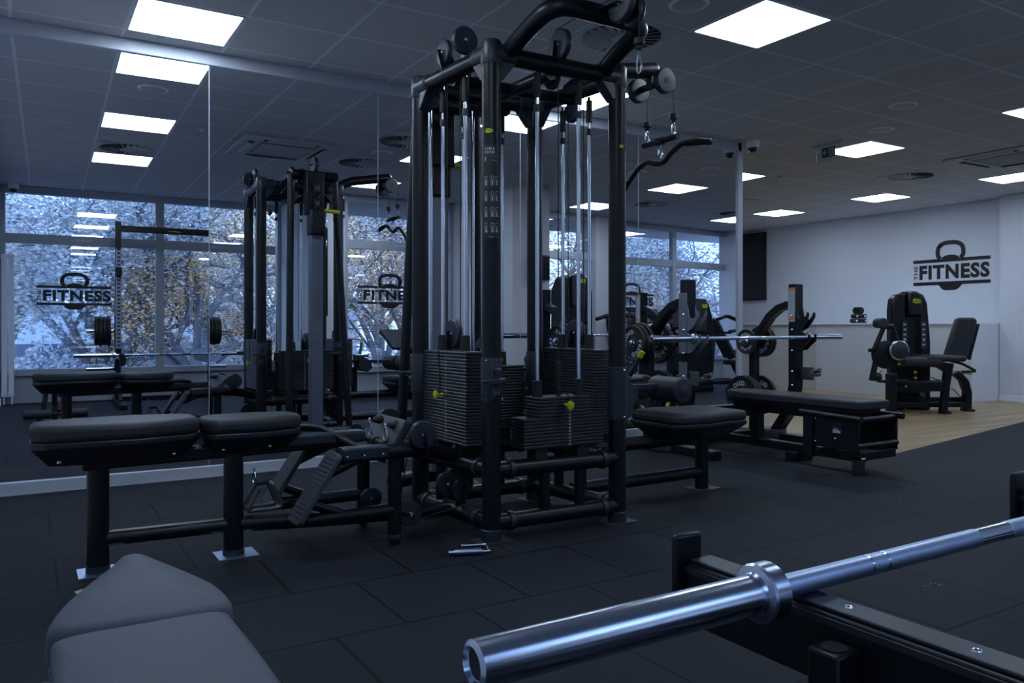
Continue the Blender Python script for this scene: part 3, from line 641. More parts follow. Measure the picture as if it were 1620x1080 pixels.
# long row bench on the left
def bpoly(x0, x1, y0, y1, c): return [(x0+c, y0), (x1-c, y0), (x1, y0+c), (x1, y1-c), (x1-c, y1), (x0+c, y1), (x0, y1-c), (x0, y0+c)]
b1 = [(0.02, 3.59), (0.07, 3.53), (0.40, 3.50), (0.60, 3.55), (0.645, 3.60), (0.645, 3.74), (0.60, 3.79), (0.40, 3.84), (0.07, 3.81), (0.02, 3.75)]
pad('bench_pad', b1, 0.555, 0.625, PAD, T, bevel=0.025, hull=(0.80, 0.35), hullm=(0.10,))
b2 = [(0.655, 3.60), (0.70, 3.54), (0.90, 3.53), (1.05, 3.57), (1.085, 3.62), (1.085, 3.72), (1.05, 3.77), (0.90, 3.81), (0.70, 3.80), (0.655, 3.74)]
pad('seat_pad', b2, 0.545, 0.612, PAD, T, bevel=0.025, hull=(0.80, 0.35), hullm=(0.09,))
g = MB()
for x, y in ((0.12, 3.615), (0.54, 3.615), (0.74, 3.62), (0.94, 3.62)): g.sphere((x, y-0.018, 0.475), 0.009, 12)
g.build('hull_bolt', CHR, T)
MB().beam((0.20, 3.67, 0.455), (1.30, 3.66, 0.470), 0.062, 0.062).build('bench_beam', BLK, T, bevel=0.012, seg=3)
q = MB().beam((1.02, 3.66, 0.485), (1.40, 3.66, 0.485), 0.09, 0.055).build('beam_cover', NAVY, T, bevel=0.012, seg=3)
for x, y in ((0.262, 3.68), (0.793, 3.65)):
    q = MB().cyl((x, y, 0), (x, y, 0.45), 0.042, 28).build('bench_leg', BLK, T)
    MB().box(x-0.075, x+0.095, y-0.075, y+0.075, 0, 0.004).build('floor_plate', SATIN, q)
    MB().lathe((x, y, 0), Z_, [(0.046, 0), (0.046, 0.028), (0.043, 0.03)], 28).build('foot_collar', NAVY, q)
MB().cyl((0.262, 3.68, 0.135), (0.793, 3.65, 0.135), 0.032, 24).build('bench_rail', BLK, T)
MB().tube([(0.793, 3.65, 0.135), (1.25, 3.62, 0.11), (1.85, 3.60, 0.09)], 0.035, 24, fil=0.1).build('bench_rail', BLK, T)
for y, s in ((3.42, 1), (3.86, -1)):
    MB().tube([(1.19, y, 0.435), (1.55, y, 0.435), (1.72, y+0.10*s, 0.40), (1.85, y+0.12*s, 0.36)], 0.036, 22, fil=0.07).build('side_frame', BLK, T)
    q = MB().beam((1.20, y, 0.440), (1.42, y, 0.440), 0.082, 0.058).build('frame_cover', NAVY, T, bevel=0.01, seg=3)
    g = MB()
    for x in (1.22, 1.30, 1.39): g.sphere((x, y-0.041, 0.432), 0.005, 10)
    g.build('cover_screw', CHR, q)
    MB().cyl((1.05, y+0.02*s, 0.16), (1.47, y+0.02*s, 0.16), 0.030, 20).build('side_rail', BLK, T)
    MB().cyl((1.47, y+0.02*s, 0.03), (1.47, y+0.02*s, 0.41), 0.032, 22).build('side_post', BLK, T)
    MB().sphere((1.47, y+0.02*s, 0.035), 0.035, 20).build('post_foot', NAVY, T)
    # foot plate
    a = V((0.985, y, 0.165)); b = V((1.165, y, 0.445)); d = (b-a).normalized(); n = d.cross(Y_)
    fp = MB().prism(bpoly(-0.08, 0.08, 0, 0.345, 0.018), a-n*0.0, Y_, d, 0.022).build('foot_plate', PLATE if False else mat('foot_plate_rubber', (0.032, 0.039, 0.052), 0.6), T, bevel=0.004)
    g = MB()
    nn = Y_.cross(d)
    for k in range(15): g.obox(a+d*(0.03+0.02*k)-nn*0.001, Y_, d, nn, 0.066, 0.0012, 0.0018)
    for k in range(15): g.obox(a+d*(0.03+0.02*k)+nn*0.023, Y_, d, nn, 0.066, 0.0012, 0.0018)
    g.build('tread_groove', RUB, fp)
    MB().cyl(a+d*0.24+nn*0.025, (1.30, y, 0.42), 0.022, 14).cyl(a+d*0.10+nn*0.025, (1.22, y+0.02*s, 0.17), 0.02, 14).build('foot_plate_arm', BLK, T)
MB().cyl((1.10, 3.42, 0.16), (1.10, 3.86, 0.16), 0.02, 16).build('cross_tube', BLK, T)
# slanted pulley housing at the end of the bench
g = MB().add([(1.40, 3.84, 0.415), (1.42, 3.42, 0.405), (1.515, 3.42, 0.575), (1.555, 3.84, 0.565), (1.44, 3.84, 0.395), (1.46, 3.42, 0.385), (1.555, 3.42, 0.56), (1.595, 3.84, 0.55)],
       [(0, 1, 2, 3), (7, 6, 5, 4), (0, 4, 5, 1), (1, 5, 6, 2), (2, 6, 7, 3), (3, 7, 4, 0)]); g.build('slanted_guard', mat('guard_plastic', (0.02, 0.025, 0.035), 0.5), T, bevel=0.008, seg=3)
MB().tube([(1.03, 3.80, 0.53), (1.20, 3.72, 0.53), (1.36, 3.46, 0.42), (1.42, 3.42, 0.40)], 0.018, 14, fil=0.06).build('guard_tube', BLK, T)
pulley((1.585, 3.38, 0.505), Y_, 0.066, 0.03, br=(1.60, 3.38, 0.42)); pulley((1.61, 3.86, 0.52), Y_, 0.066, 0.03, br=(1.60, 3.86, 0.42))
pulley((1.56, 3.47, 0.125), Y_, 0.060, 0.03, br=(1.47, 3.47, 0.16)); pulley((1.48, 3.76, 0.15), Y_, 0.055, 0.03)
pulley((1.80, 3.55, 0.225), Y_, 0.062, 0.03, br=(1.86, 3.55, 0.30)); pulley((1.86, 3.52, 0.20), Y_, 0.055, 0.03)
MB().cyl((1.59, 3.48, 0.10), (1.84, 3.54, 0.165), 0.003, 8).cyl((1.52, 3.38, 0.49), (1.50, 3.46, 0.15), 0.003, 8).cyl((1.60, 3.5, 0.08), (2.0, 3.42, 0.17), 0.003, 8).build('steel_cable', RUB, T)
for c in ((1.485, 3.66, 0.555), (1.50, 3.50, 0.545)):
    MB().sphere(c, 0.022, 16).lathe(V(c)+V((-0.035, 0, 0)), X_, [(0.012, 0), (0.018, 0.02), (0.02, 0.035)], 16).build('cable_stopper', RUB, T)
g = MB(); carabiner((1.435, 3.66, 0.515), 0.014, 0.034, g, (1, 0.3, 0)); carabiner((1.45, 3.50, 0.505), 0.014, 0.034, g, (1, 0.3, 0)); g.build('snap_hook', CHR, T)
t = thing('spreader_bar', 'short black spreader bar clipped with chrome hooks on the slanted guard of the row bench', 'cable attachment', (1.43, 3.58, 0.47))
MB().cyl((1.425, 3.70, 0.468), (1.43, 3.46, 0.462), 0.016, 16).lathe((1.427, 3.55, 0.465), Y_, [(0.022, 0), (0.022, 0.06)], 16).build('bar_tube', RUB, t)
g = MB(); carabiner((1.41, 3.58, 0.425), 0.012, 0.028, g, (1, 0.3, 0)); g.build('snap_hook', CHR, t)
# triangle handle
t = thing('triangle_attachment', 'dark triangular close-grip row handle leaning by the foot plates of the row bench', 'cable attachment', (0.97, 3.66, 0.17))
MB().tube([(0.90, 3.63, 0.285), (0.845, 3.63, 0.190), (0.96, 3.62, 0.190), (1.00, 3.62, 0.195), (0.955, 3.62, 0.30), (0.945, 3.63, 0.31)], 0.010, 12, fil=0.02).tube([(0.90, 3.71, 0.285), (0.845, 3.71, 0.190), (0.96, 3.71, 0.190), (1.00, 3.71, 0.195), (0.955, 3.71, 0.30)], 0.010, 12, fil=0.02).build('handle_frame', mat('dark_steel', (0.12, 0.13, 0.15), 0.35, 0.7), t)
MB().cyl((0.89, 3.67, 0.300), (0.955, 3.67, 0.305), 0.011, 12).cyl((0.86, 3.62, 0.192), (0.86, 3.72, 0.192), 0.013, 14).build('handle_grip', RUB, t)
g = MB(); carabiner((0.885, 3.66, 0.33), 0.012, 0.025, g, (1, 0.3, 0)); g.build('snap_hook', CHR, t)

# adjustable column on the mirror side
bp = MB().box(2.12, 2.23, 4.38, 4.46, 0.12, 1.98).build('adjustable_column', GREYP, T, bevel=0.006); bp['label'] = 'silver height column with holes'
g = MB()
for k in range(24): g.lathe((2.175, 4.461, 0.35+k*0.065), Y_, [(0.006, 0), (0.006, 0.0008)], 10); 
g.build('column_hole', RUB, bp)
MB().box(2.09, 2.25, 4.33, 4.43, 1.98, 2.36).build('column_head', BLK, T, bevel=0.01)
for x0, x1 in ((1.99, 1.93), (2.38, 2.47)): MB().cyl((x0, 4.31, 2.34), (x1, 4.45, 0.10), 0.030, 20).build('frame_strut', BLK, T)
MB().tube([(1.86, 4.40, 0.09), (2.20, 4.50, 0.09), (2.52, 4.44, 0.09)], 0.045, 20, fil=0.2).cyl((2.2, 4.45, 0.09), (2.2, 3.92, 0.09), 0.04, 18).build('base_tube', BLK, T)
MB().lathe((2.52, 4.39, 0.09), (0, 1, 0), [(0.055, 0), (0.055, 0.10)], 24).build('base_end_cap', NAVY, T)
for y, z in ((4.40, 2.42), (4.44, 2.20), (4.44, 2.06)): pulley((2.17, y, z), X_, 0.07 if z > 2.3 else 0.06, 0.035, br=(2.17, 4.36, z))
MB().box(2.11, 2.24, 4.36, 4.50, 1.80, 2.02).build('sliding_carriage', BLK, T, bevel=0.012)
o = MB().cyl((2.24, 4.45, 2.02), (2.38, 4.45, 2.015), 0.017, 16).build('carriage_grip', YEL, T); o['label'] = 'yellow carriage grip'
g = MB(); carabiner((2.23, 4.53, 1.90), 0.014, 0.035, g); carabiner((2.23, 4.53, 1.72), 0.014, 0.035, g); g.build('snap_hook', CHR, T)
MB().box(2.215, 2.245, 4.515, 4.535, 1.10, 1.86).build('hanging_strap', RUB, T)
MB().cyl((2.02, 4.20, 0.3), (2.02, 4.20, 2.3), 0.011, 12).cyl((2.30, 4.20, 0.3), (2.30, 4.20, 2.3), 0.011, 12).build('guide_rod', CHR, T)

# chrome clamp on the floor
t = thing('barbell_collar', 'chrome spring clamp lying on the floor in front of the tower post', 'barbell clamp', (1.70, 3.10, 0))
O = V((1.70, 3.13, 0)); a = V((0.93, -0.36, 0)).normalized(); b = Z_.cross(a)
q0 = V((1.66, 3.17, 0.012))
MB().cyl(O-a*0.075-b*0.04+Z_*0.016, O+a*0.045-b*0.04+Z_*0.016, 0.016, 16).build('clamp_grip', STEEL, t)
MB().tube([O-a*0.045-b*0.04+Z_*0.016, O-a*0.035+b*0.075+Z_*0.012, O+a*0.085+b*0.075+Z_*0.012, O+a*0.085-b*0.04+Z_*0.014, O+a*0.04-b*0.04+Z_*0.016], 0.007, 12, fil=0.015).build('clamp_wire', CHR, t)
MB().cyl(O-a*0.10-b*0.04+Z_*0.016, O-a*0.075-b*0.04+Z_*0.016, 0.010, 12).build('clamp_tip', CHR, t)

# ------------------------------------------------------------ barbells, plates
def barbell(name, lab, x0, L, y, z, r=0.014, rs=0.025, sl=0.425):
    t = thing(name, lab, 'barbell', (x0+L/2, y, z)); x1 = x0+L
    g = MB().lathe((x0+sl, y, z), X_, [(r*0.98, 0), (r, 0.002), (r, L-2*sl-0.002), (r*0.98, L-2*sl)], 28); g.build('bar_shaft', CHR, t)
    g = MB(); kn = [(x0+sl+0.03, x0+sl+0.215), (x0+sl+0.22, x0+sl+0.252), (x0+sl+0.257, x0+sl+0.50), (x1-sl-0.50, x1-sl-0.257), (x1-sl-0.252, x1-sl-0.22), (x1-sl-0.215, x1-sl-0.03), (x0+L/2-0.08, x0+L/2+0.08)]
    for a, b in kn: g.lathe((a, y, z), X_, [(r, 0), (r+0.0008, 0.001), (r+0.0008, b-a-0.001), (r, b-a)], 28)
    g.build('knurling', SATIN, t)
    for xo, d in ((x0+sl, -X_), (x1-sl, X_)):
        q = MB().lathe((xo, y, z), d, [(rs-0.003, -0.002), (rs, 0), (rs, sl-0.003), (rs-0.003, sl-0.0005), (rs-0.006, sl), (rs-0.008, sl-0.006), (0.0, sl-0.006)], 44).build('sleeve', STEEL, t)
        MB().lathe(V((xo, y, z))-d*0.018, d, [(r, 0), (rs+0.008, 0.001), (rs+0.0125, 0.004), (rs+0.0125, 0.028), (rs+0.010, 0.031), (rs+0.002, 0.033), (rs, 0.038)], 44).build('sleeve_collar', STEEL, q)
        MB().lathe(V((xo, y, z))+d*(sl-0.008), d, [(rs-0.009, 0), (rs-0.009, 0.002), (0.006, 0.0022)], 30).build('end_cap', RUB, q)
    return t
barbell('barbell', 'steel barbell lying across the rack arms in the near right foreground', 0.385, 2.2, 0.706, 0.668)

def wp(c, ax, R, th, lab, group, name='weight_disc', text=True, rot=0.0, face=1):
    """plate with axis ax (unit), centre c, lettering on the +ax side if face=1"""
    c = V(c); ax = V(ax).normalized(); t = thing(name, lab, 'weight plate', c, group)
    m = MB().lathe(c-ax*th/2, ax, [(0.026, 0), (0.050, 0), (0.052, th*0.25), (R*0.42, th*0.30), (R*0.44, th*0.22), (R*0.80, th*0.22), (R*0.84, 0.002), (R*0.97, 0), (R, th*0.2), (R, th*0.8), (R*0.97, th), (R*0.84, th-0.002), (R*0.80, th*0.78), (R*0.44, th*0.78), (R*0.42, th*0.70), (0.052, th*0.75), (0.050, th), (0.026, th)], 44)
    m.build('plate_body', RUB, t)
    a, b, _ = basis(ax, Z_)
    m = MB().lathe(c-ax*(th/2+0.0012), ax, [(0.026, 0), (0.034, 0), (0.034, th+0.0024), (0.026, th+0.0024)], 28); m.build('plate_hub', STEEL, t)
    if text:
        g = MB(); rr = R*0.62; sz = R*0.24
        f = c+ax*(th*0.28+0.001)
        up = Z_; rt = up.cross(ax); 
        for w0, word in ((math.pi/2, 'PROUD'), (-math.pi/2, 'PROUD')):
            for i, ch in enumerate(word):
                an = w0+rot-(i-2)*0.42
                rad = rt*math.cos(an)+up*math.sin(an); tg = rt*math.sin(an)-up*math.cos(an)
                g.text(ch, f+rad*rr, tg, rad, sz, bold=0.05, center=True, th=0.0008)
        g.build('plate_lettering', WHT, t)
        # grip windows
        for k in range(3):
            g = MB(); an = rot+2*math.pi*(k/3)+0.5; path = [(math.cos(an+s*0.09)*R*0.60, math.sin(an+s*0.09)*R*0.60) for s in range(-3, 4)]
            g.ring(path, R*0.14, f-ax*0.0006, rt, up, 0.0003)
            if R > 0.14: g.build('grip_window', DARKG, t)
    return t

# ------------------------------------------------------------ bench press station on the right
B = thing('bench_press_station', 'black bench press station with curved storage arms, flat bench and barbell hooks', 'gym machine', (5.0, 4.4, 0))
for s, x in ((-1, 4.45), (1, 5.72)):
    u = MB().tube([(x, 4.62, 1.36), (x, 4.62, 0.45), (x, 4.72, 0.18), (x, 4.95, 0.07)], 0.052, 4, fil=0.18)
    u = MB()
    pth = [V((x, 4.61, 1.375)), V((x, 4.61, 0.50)), V((x, 4.63, 0.38)), V((x, 4.69, 0.25)), V((x, 4.80, 0.10)), V((x, 4.84, 0.05))]
    for a, b in zip(pth[:-1], pth[1:]): u.beam(a, b+(b-a).normalized()*0.012, 0.075, 0.10, X_)
    u.build('upright', BLK, B, bevel=0.004)
    arc = [V((x, 4.60, 1.20)), V((x, 4.68, 1.20)), V((x, 4.78, 1.17)), V((x, 4.88, 1.10)), V((x, 4.96, 1.00)), V((x, 5.06, 0.86)), V((x, 5.08, 0.80))]
    u = MB()
    for a, b in zip(arc[:-1], arc[1:]): u.beam(a, b+(b-a).normalized()*0.015, 0.06, 0.085, X_)
    u.beam((x, 5.07, 0.90), (x, 5.07, 0.05), 0.06, 0.075, X_).build('storage_arm', BLK, B, bevel=0.004)
    MB().box(x-0.05, x+0.05, 4.30, 5.18, 0.0, 0.07).build('base_foot', BLK, B, bevel=0.008)
    MB().lathe((x, 4.86, 0.0), Z_, [(0.11, 0), (0.12, 0.01), (0.12, 0.09), (0.115, 0.10)], 30).build('foot_disc', NAVY, B)
    if s < 0:
        for z0, z1 in ((0.80, 1.27), (0.60, 0.73)): MB().box(x-0.057, x-0.050, 4.565, 4.655, z0, z1).build('side_guard', GREYP, B, bevel=0.002)
    # J hooks at two heights
    for z in (0.90, 1.07):
        h = MB()
        for xx in (x-0.046, x+0.036):
            h.prism([(0.0, -0.10), (0.055, -0.075), (0.10, -0.02), (0.125, 0.02), (0.125, 0.055), (0.11, 0.06), (0.10, 0.03), (0.07, 0.0), (0.03, 0.005), (0.012, 0.03), (0.0, 0.10)] if z > 1 else [(0.0, -0.10), (0.05, -0.09), (0.09, -0.05), (0.135, -0.015), (0.14, 0.04), (0.125, 0.045), (0.115, 0.01), (0.09, -0.003), (0.06, 0.0), (0.04, 0.03), (0.0, 0.06)], (xx, 4.56, z), -Y_, Z_, 0.010)
        h.build('bar_hook', GREYP if s < 0 else BLK, B)
    g = MB()
    for z in (1.10, 0.98, 0.80, 0.62, 0.50): g.sphere((x-0.056, 4.60, z), 0.012, 10)
    g.build('frame_bolt', CHR, B)
    for z in (0.87, 0.38):
        MB().cyl((x-0.20, 5.07, z), (x+0.20, 5.07, z), 0.024, 20).lathe((x-0.20, 5.07, z), -X_, [(0.024, 0), (0.020, 0.006), (0.0, 0.007)], 20).build('plate_peg', STEEL, B)
    MB().box(x+0.02 if s > 0 else x-0.04, x+0.05 if s > 0 else x-0.03, 4.46, 4.60, 0.55, 0.66).cyl((x+0.03, 4.46, 0.62), (x+0.03, 4.38, 0.64), 0.02, 12).cyl((x-0.03, 4.44, 0.60), (x+0.09, 4.44, 0.60), 0.022, 12).build('safety_catch', mat('dark_steel', (0.12, 0.13, 0.15), 0.35, 0.7), B, bevel=0.003)
q = MB().box(5.6640, 5.6700, 4.575, 4.645, 1.05, 1.345).build('warning_sticker', mat('sticker_grey', (0.30, 0.32, 0.36), 0.6), B); q['label'] = 'grey warning sticker with orange bands'
MB().box(5.6630, 5.6638, 4.575, 4.645, 1.32, 1.345).box(5.6630, 5.6638, 4.575, 4.645, 1.065, 1.085).build('sticker_band', ORANGE, q)
MB().box(4.45, 5.72, 4.98, 5.05, 0.01, 0.08).build('rear_base_bar', BLK, B, bevel=0.008)
MB().box(4.45, 5.72, 4.66, 4.74, 0.28, 0.36).build('cross_bar', BLK, B, bevel=0.008)
MB().box(4.965, 5.035, 3.45, 5.0, 0.06, 0.125).build('bench_spine', BLK, B, bevel=0.006)
bpad = [(4.83, 3.37), (5.17, 3.37), (5.17, 4.35), (5.15, 4.52), (5.09, 4.64), (4.91, 4.64), (4.85, 4.52), (4.83, 4.35)]
o = MB().prism(bpad, (0, 0, 0.435), X_, Y_, 0.062).build('bench_pad', PAD, B, bevel=0.014, seg=3)
MB().box(4.86, 5.14, 3.42, 4.58, 0.412, 0.435).build('pad_board', BLK, o)
MB().box(4.96, 5.04, 3.42, 4.62, 0.335, 0.412).build('bench_beam', BLK, B, bevel=0.006)
MB().box(4.965, 5.035, 4.36, 4.44, 0.10, 0.36).build('bench_leg', BLK, B, bevel=0.004)
# linkage box under the near end of the bench
MB().box(4.78, 4.80, 3.34, 3.70, 0.165, 0.395).build('linkage_cover', BLK, B, bevel=0.004)
MB().box(5.20, 5.22, 3.34, 3.66, 0.15, 0.385).build('linkage_cover', BLK, B, bevel=0.004)
MB().box(4.76, 4.82, 3.70, 3.775, 0.085, 0.40).build('link_leg', BLK, B, bevel=0.004)
MB().cyl((4.77, 3.31, 0.385), (4.77, 3.80, 0.40), 0.022, 14).build('link_bar', BLK, B); MB().cyl((5.22, 3.30, 0.385), (5.22, 3.70, 0.39), 0.022, 14).build('link_bar', BLK, B)
for y, z in ((3.345, 0.20), (3.66, 0.14), (3.36, 0.375)): MB().cyl((4.77, y, z), (5.21, y, z), 0.02, 16).build('pivot_bar', BLK, B)
for x in (4.80,): MB().box(x, x+0.05, 3.34, 3.41, 0.0, 0.13).build('rubber_foot', RUB, B, bevel=0.006)
MB().box(4.80, 5.20, 3.34, 3.50, 0.10, 0.16).build('front_base_bar', BLK, B, bevel=0.006)
MB().box(4.9, 5.1, 3.95, 4.05, 0.0, 0.07).build('mid_base_foot', BLK, B, bevel=0.006)
q = MB().box(4.7785, 4.7795, 3.475, 3.545, 0.27, 0.345).build('picture_label', NAVY, B)
MB().box(4.7775, 4.778, 3.48, 3.54, 0.275, 0.292).prism([(0, 0), (0.012, 0.02), (0.02, 0.0), (0.03, 0.018), (0.045, 0)], (4.778, 3.538, 0.292), -Y_, Z_, 0.0005).build('label_print', WHT, q)
g = MB()
for y, z in ((3.36, 0.205), (3.52, 0.235), (3.52, 0.37), (3.68, 0.20), (3.68, 0.36)): g.sphere((4.777, y, z), 0.008, 10)
for x in (4.79, 4.81): g.sphere((x, 3.318, 0.12), 0.008, 10)
g.build('cover_screw', CHR, B)
q = MB().prism([(0, 0), (0.025, -0.012), (0.10, 0.075), (0.085, 0.10), (0.07, 0.09)], (4.22, 4.62, 0.40), X_, Z_, 0.002).build('safety_tag', YEL, B); q['label'] = 'yellow safety tag'
barbell('barbell', 'steel barbell resting in the hooks of the bench press station', 3.965, 2.2, 4.49, 0.916)
random.seed(5)
GP = 'black lettered weight plates on the bench press station'
wp((4.285, 5.07, 0.87), (-1, 0, 0), 0.150, 0.030, 'front black PROUD weight plate on the left upper peg, behind the barbell end', GP, rot=0.9)
wp((4.320, 5.07, 0.87), (-1, 0, 0), 0.158, 0.030, 'second black weight plate on the left upper peg, right behind the front lettered one', GP, text=False)
wp((4.360, 5.07, 0.87), (-1, 0, 0), 0.170, 0.034, 'third black weight plate on the left upper peg, next to the frame', GP, text=False)
wp((4.555, 5.07, 0.87), (-1, 0, 0), 0.17, 0.034, 'black weight plate on the inner side of the left upper peg', GP, rot=0.3)
wp((4.595, 5.07, 0.87), (-1, 0, 0), 0.15, 0.030, 'black weight plate second on the inner side of the left upper peg', GP, text=False)
wp((4.285, 5.07, 0.38), (-1, 0, 0), 0.205, 0.040, 'large black PROUD weight plate on the left lower peg', GP, rot=0.5)
wp((4.335, 5.07, 0.38), (-1, 0, 0), 0.205, 0.040, 'second large black weight plate on the left lower peg, next to the frame', GP, text=False)
wp((4.575, 5.07, 0.38), (-1, 0, 0), 0.185, 0.036, 'black plate inside the left lower peg, seen beyond the lat seat', GP, rot=1.4)
wp((5.615, 5.07, 0.87), (-1, 0, 0), 0.112, 0.028, 'small black PROUD plate on the inner right upper peg', GP, rot=0.1)
wp((5.805, 5.07, 0.87), (-1, 0, 0), 0.142, 0.030, 'black weight plate on the outer side of the right upper peg', GP, rot=0.9)
wp((5.845, 5.07, 0.87), (-1, 0, 0), 0.142, 0.030, 'outermost black weight plate of the right upper peg', GP, text=False)
wp((5.565, 5.07, 0.38), (-1, 0, 0), 0.185, 0.038, 'large black PROUD plate on the right lower peg, behind the flat bench end', GP, rot=0.7)
wp((5.610, 5.07, 0.38), (-1, 0, 0), 0.185, 0.038, 'second large black plate on the right lower peg, next to the frame', GP, text=False)
wp((5.805, 5.07, 0.38), (-1, 0, 0), 0.18, 0.036, 'black PRO lettered weight plate on the outer side of the right lower peg', GP, rot=0.2)

# ------------------------------------------------------------ leg extension machine by the counter
E1 = V((0.8525, -0.523, 0)); E2 = V((0.523, 0.8525, 0)); O9 = V((9.42, 5.87, -0.03)); K = 0.00784
def L9(h, v, dpt=0.0):
    """point of the machine from its survey reading (h across, v down) at a depth behind the tower front"""
    d9 = 9.93+dpt; p = E1*((h-810)*d9/1260)+E2*d9; p.z = max(-0.03, CAMH+(516-v)*d9/1260) if v < 650.5 else -0.03
    return p
Lx = thing('leg_extension_machine', 'black leg extension machine with stack tower and tilted backrest on the wood floor', 'gym machine', O9)
def pr9(pts, dpt, th, m, name, par=None, bevel=0.02, seg=3):
    g = MB(); n = len(pts); vs = [L9(x, y, dpt) for x, y in pts]; vs += [v+E2*th for v in vs]
    g.add(vs, [tuple(range(n)), tuple(range(n, 2*n))[::-1]]+[((i+1) % n, i, n+i, n+(i+1) % n) for i in range(n)])
    return g.build(name, m, par or Lx, bevel=bevel, seg=seg)
q = pr9([(1411, 652), (1411, 490), (1413, 473), (1420, 465), (1434, 463), (1434, 652)], -0.06, 0.16, BLK, 'tower_shroud', bevel=0.03)
pr9([(1456, 652), (1456, 463), (1462, 466), (1468, 480), (1473, 540), (1473, 652)], -0.06, 0.16, BLK, 'tower_shroud', bevel=0.03)
h = pr9([(1424, 468), (1428, 461), (1450, 460), (1459, 464), (1461, 500), (1461, 646), (1424, 646), (1426, 500)], -0.02, 0.10, BLK, 'tower_cover', bevel=0.03)
pr9([(1438, 466), (1442, 461), (1455, 461), (1460, 470), (1460, 500), (1438, 500)], -0.10, 0.2, BLK, 'tower_nose', bevel=0.03)
q = pr9([(1445, 472), (1456, 473), (1457, 479), (1449, 480), (1444, 478)], -0.103, 0.006, YEL, 'maker_badge', bevel=0.002); q['label'] = 'yellow maker badge'
g = MB().text('TECHNOGYM', L9(1445.5, 477.5, -0.1045), E1, Z_, 0.018, fit=0.075, bold=0.01, th=0.0); g.build('badge_lettering', BLACKD, q)
for x in (1432, 1462):
    q = pr9([(x-5, 508), (x+4, 508), (x+4, 552), (x-5, 552)], -0.072, 0.004, NAVY, 'instruction_label', bevel=0)
    g = MB()
    for k in range(5): g.obox(L9(x-0.5, 513+k*8, -0.075), E1, E2, Z_, 0.018-0.004*(k % 2), 0.001, 0.010+0.008*(k == 3))
    g.build('label_print', MATS['dim_print'], q)
pr9([(1452, 500), (1455, 500), (1455, 590), (1452, 590)], -0.035, 0.01, RUB, 'pin_slot', bevel=0)
for yy, rr in ((589, 0.022), (598, 0.018)):
    o = MB().sphere(L9(1448.5, yy, -0.10), rr, 14).build('selector_knob', YEL, Lx); o['label'] = 'yellow selector knob'
back = pr9([(1496, 566), (1515, 506), (1519, 502), (1541, 502), (1547, 505), (1547, 510), (1531, 568), (1527, 573)], -0.20, 0.10, PAD, 'back_pad', bevel=0.028, seg=4)
pr9([(1532, 566), (1548, 512), (1551, 512), (1536, 570)], -0.16, 0.06, BLK, 'back_frame', bevel=0.008)
seatp = MB().obox(L9(1482, 566, -0.30), E1+Z_*0.0, E2, Z_, 0.235, 0.24, 0.035).build('seat_pad', PAD, Lx, bevel=0.03, seg=4)
rp = MB().lathe(L9(1426, 572, -0.48), E1+Z_*-0.0, [(0.05, 0), (0.062, 0.015), (0.066, 0.44), (0.055, 0.455)], 28).build('leg_roller', PAD, Lx)
MB().lathe(L9(1484, 572, -0.48), E1, [(0.045, 0), (0.045, 0.03), (0.03, 0.05)], 24).build('roller_cap', NAVY, rp)
g = MB().lathe(L9(1491, 572, -0.48), E1, [(0.02, 0), (0.02, 0.025)], 14).sphere(L9(1422, 576, -0.50), 0.016, 10).sphere(L9(1412, 518, -0.46), 0.020, 10).sphere(L9(1506, 615, -0.46), 0.018, 10).sphere(L9(1433, 611, -0.48), 0.014, 10).sphere(L9(1394, 587, -0.45), 0.012, 10); o = g.build('adjuster_knob', YEL, Lx); o['label'] = 'yellow adjuster knobs'
MB().obox(L9(1528, 590, -0.42), E1+Z_*-0.25, E2, Z_, 0.07, 0.012, 0.012).build('hand_lever', YEL, Lx, bevel=0.003)
MB().tube([L9(1500, 570, -0.44), L9(1522, 575, -0.44), L9(1545, 587, -0.44), L9(1522, 588, -0.44)], 0.016, 14, fil=0.04).build('side_handle', BLK, Lx)
MB().tube([L9(1500, 570, 0.02), L9(1522, 575, 0.02), L9(1541, 585, 0.02)], 0.016, 14, fil=0.04).build('side_handle', BLK, Lx)
for pts in ([(1405, 652), (1405, 590), (1420, 590), (1420, 652)],):
    pr9(pts, -0.52, 0.09, BLK, 'front_post', bevel=0.02)
pr9([(1489, 656), (1496, 588), (1482, 580), (1484, 572), (1510, 575), (1504, 610), (1500, 656)], -0.46, 0.08, BLK, 'seat_post', bevel=0.012)
pr9([(1525, 652), (1528, 620), (1521, 602), (1508, 592), (1520, 586), (1534, 602), (1539, 622), (1538, 652)], -0.20, 0.10, BLK, 'rear_post', bevel=0.015)
for x, y, dd_ in ((1412, 652, -0.475), (1494.5, 656, -0.42), (1532, 652, -0.15), (1442, 652, 0.1)):
    MB().lathe(V((*L9(x, 652, dd_).xy, -0.03)), Z_, [(0.075, 0), (0.075, 0.02), (0.06, 0.03)], 24).build('foot_pad', BLK, Lx)
MB().obox(L9(1455, 610, -0.40), E1, E2, Z_, 0.31, 0.05, 0.065).build('middle_beam', BLK, Lx, bevel=0.02)
MB().obox(L9(1470, 640, -0.32), E1, E2, Z_, 0.42, 0.035, 0.03).build('base_beam', BLK, Lx, bevel=0.01)
MB().obox(L9(1480, 634, -0.02), E1, E2, Z_, 0.40, 0.035, 0.05).build('base_beam', BLK, Lx, bevel=0.01)
MB().lathe(L9(1402, 561, -0.55), E2, [(0.13, 0), (0.165, 0.01), (0.165, 0.03), (0.14, 0.04)], 36).build('cam_disc', BLK, Lx)
MB().lathe(L9(1424, 554, -0.60), E2, [(0.10, 0), (0.112, 0.008), (0.112, 0.09), (0.10, 0.10)], 36).build('cam_cover', NAVY, Lx)
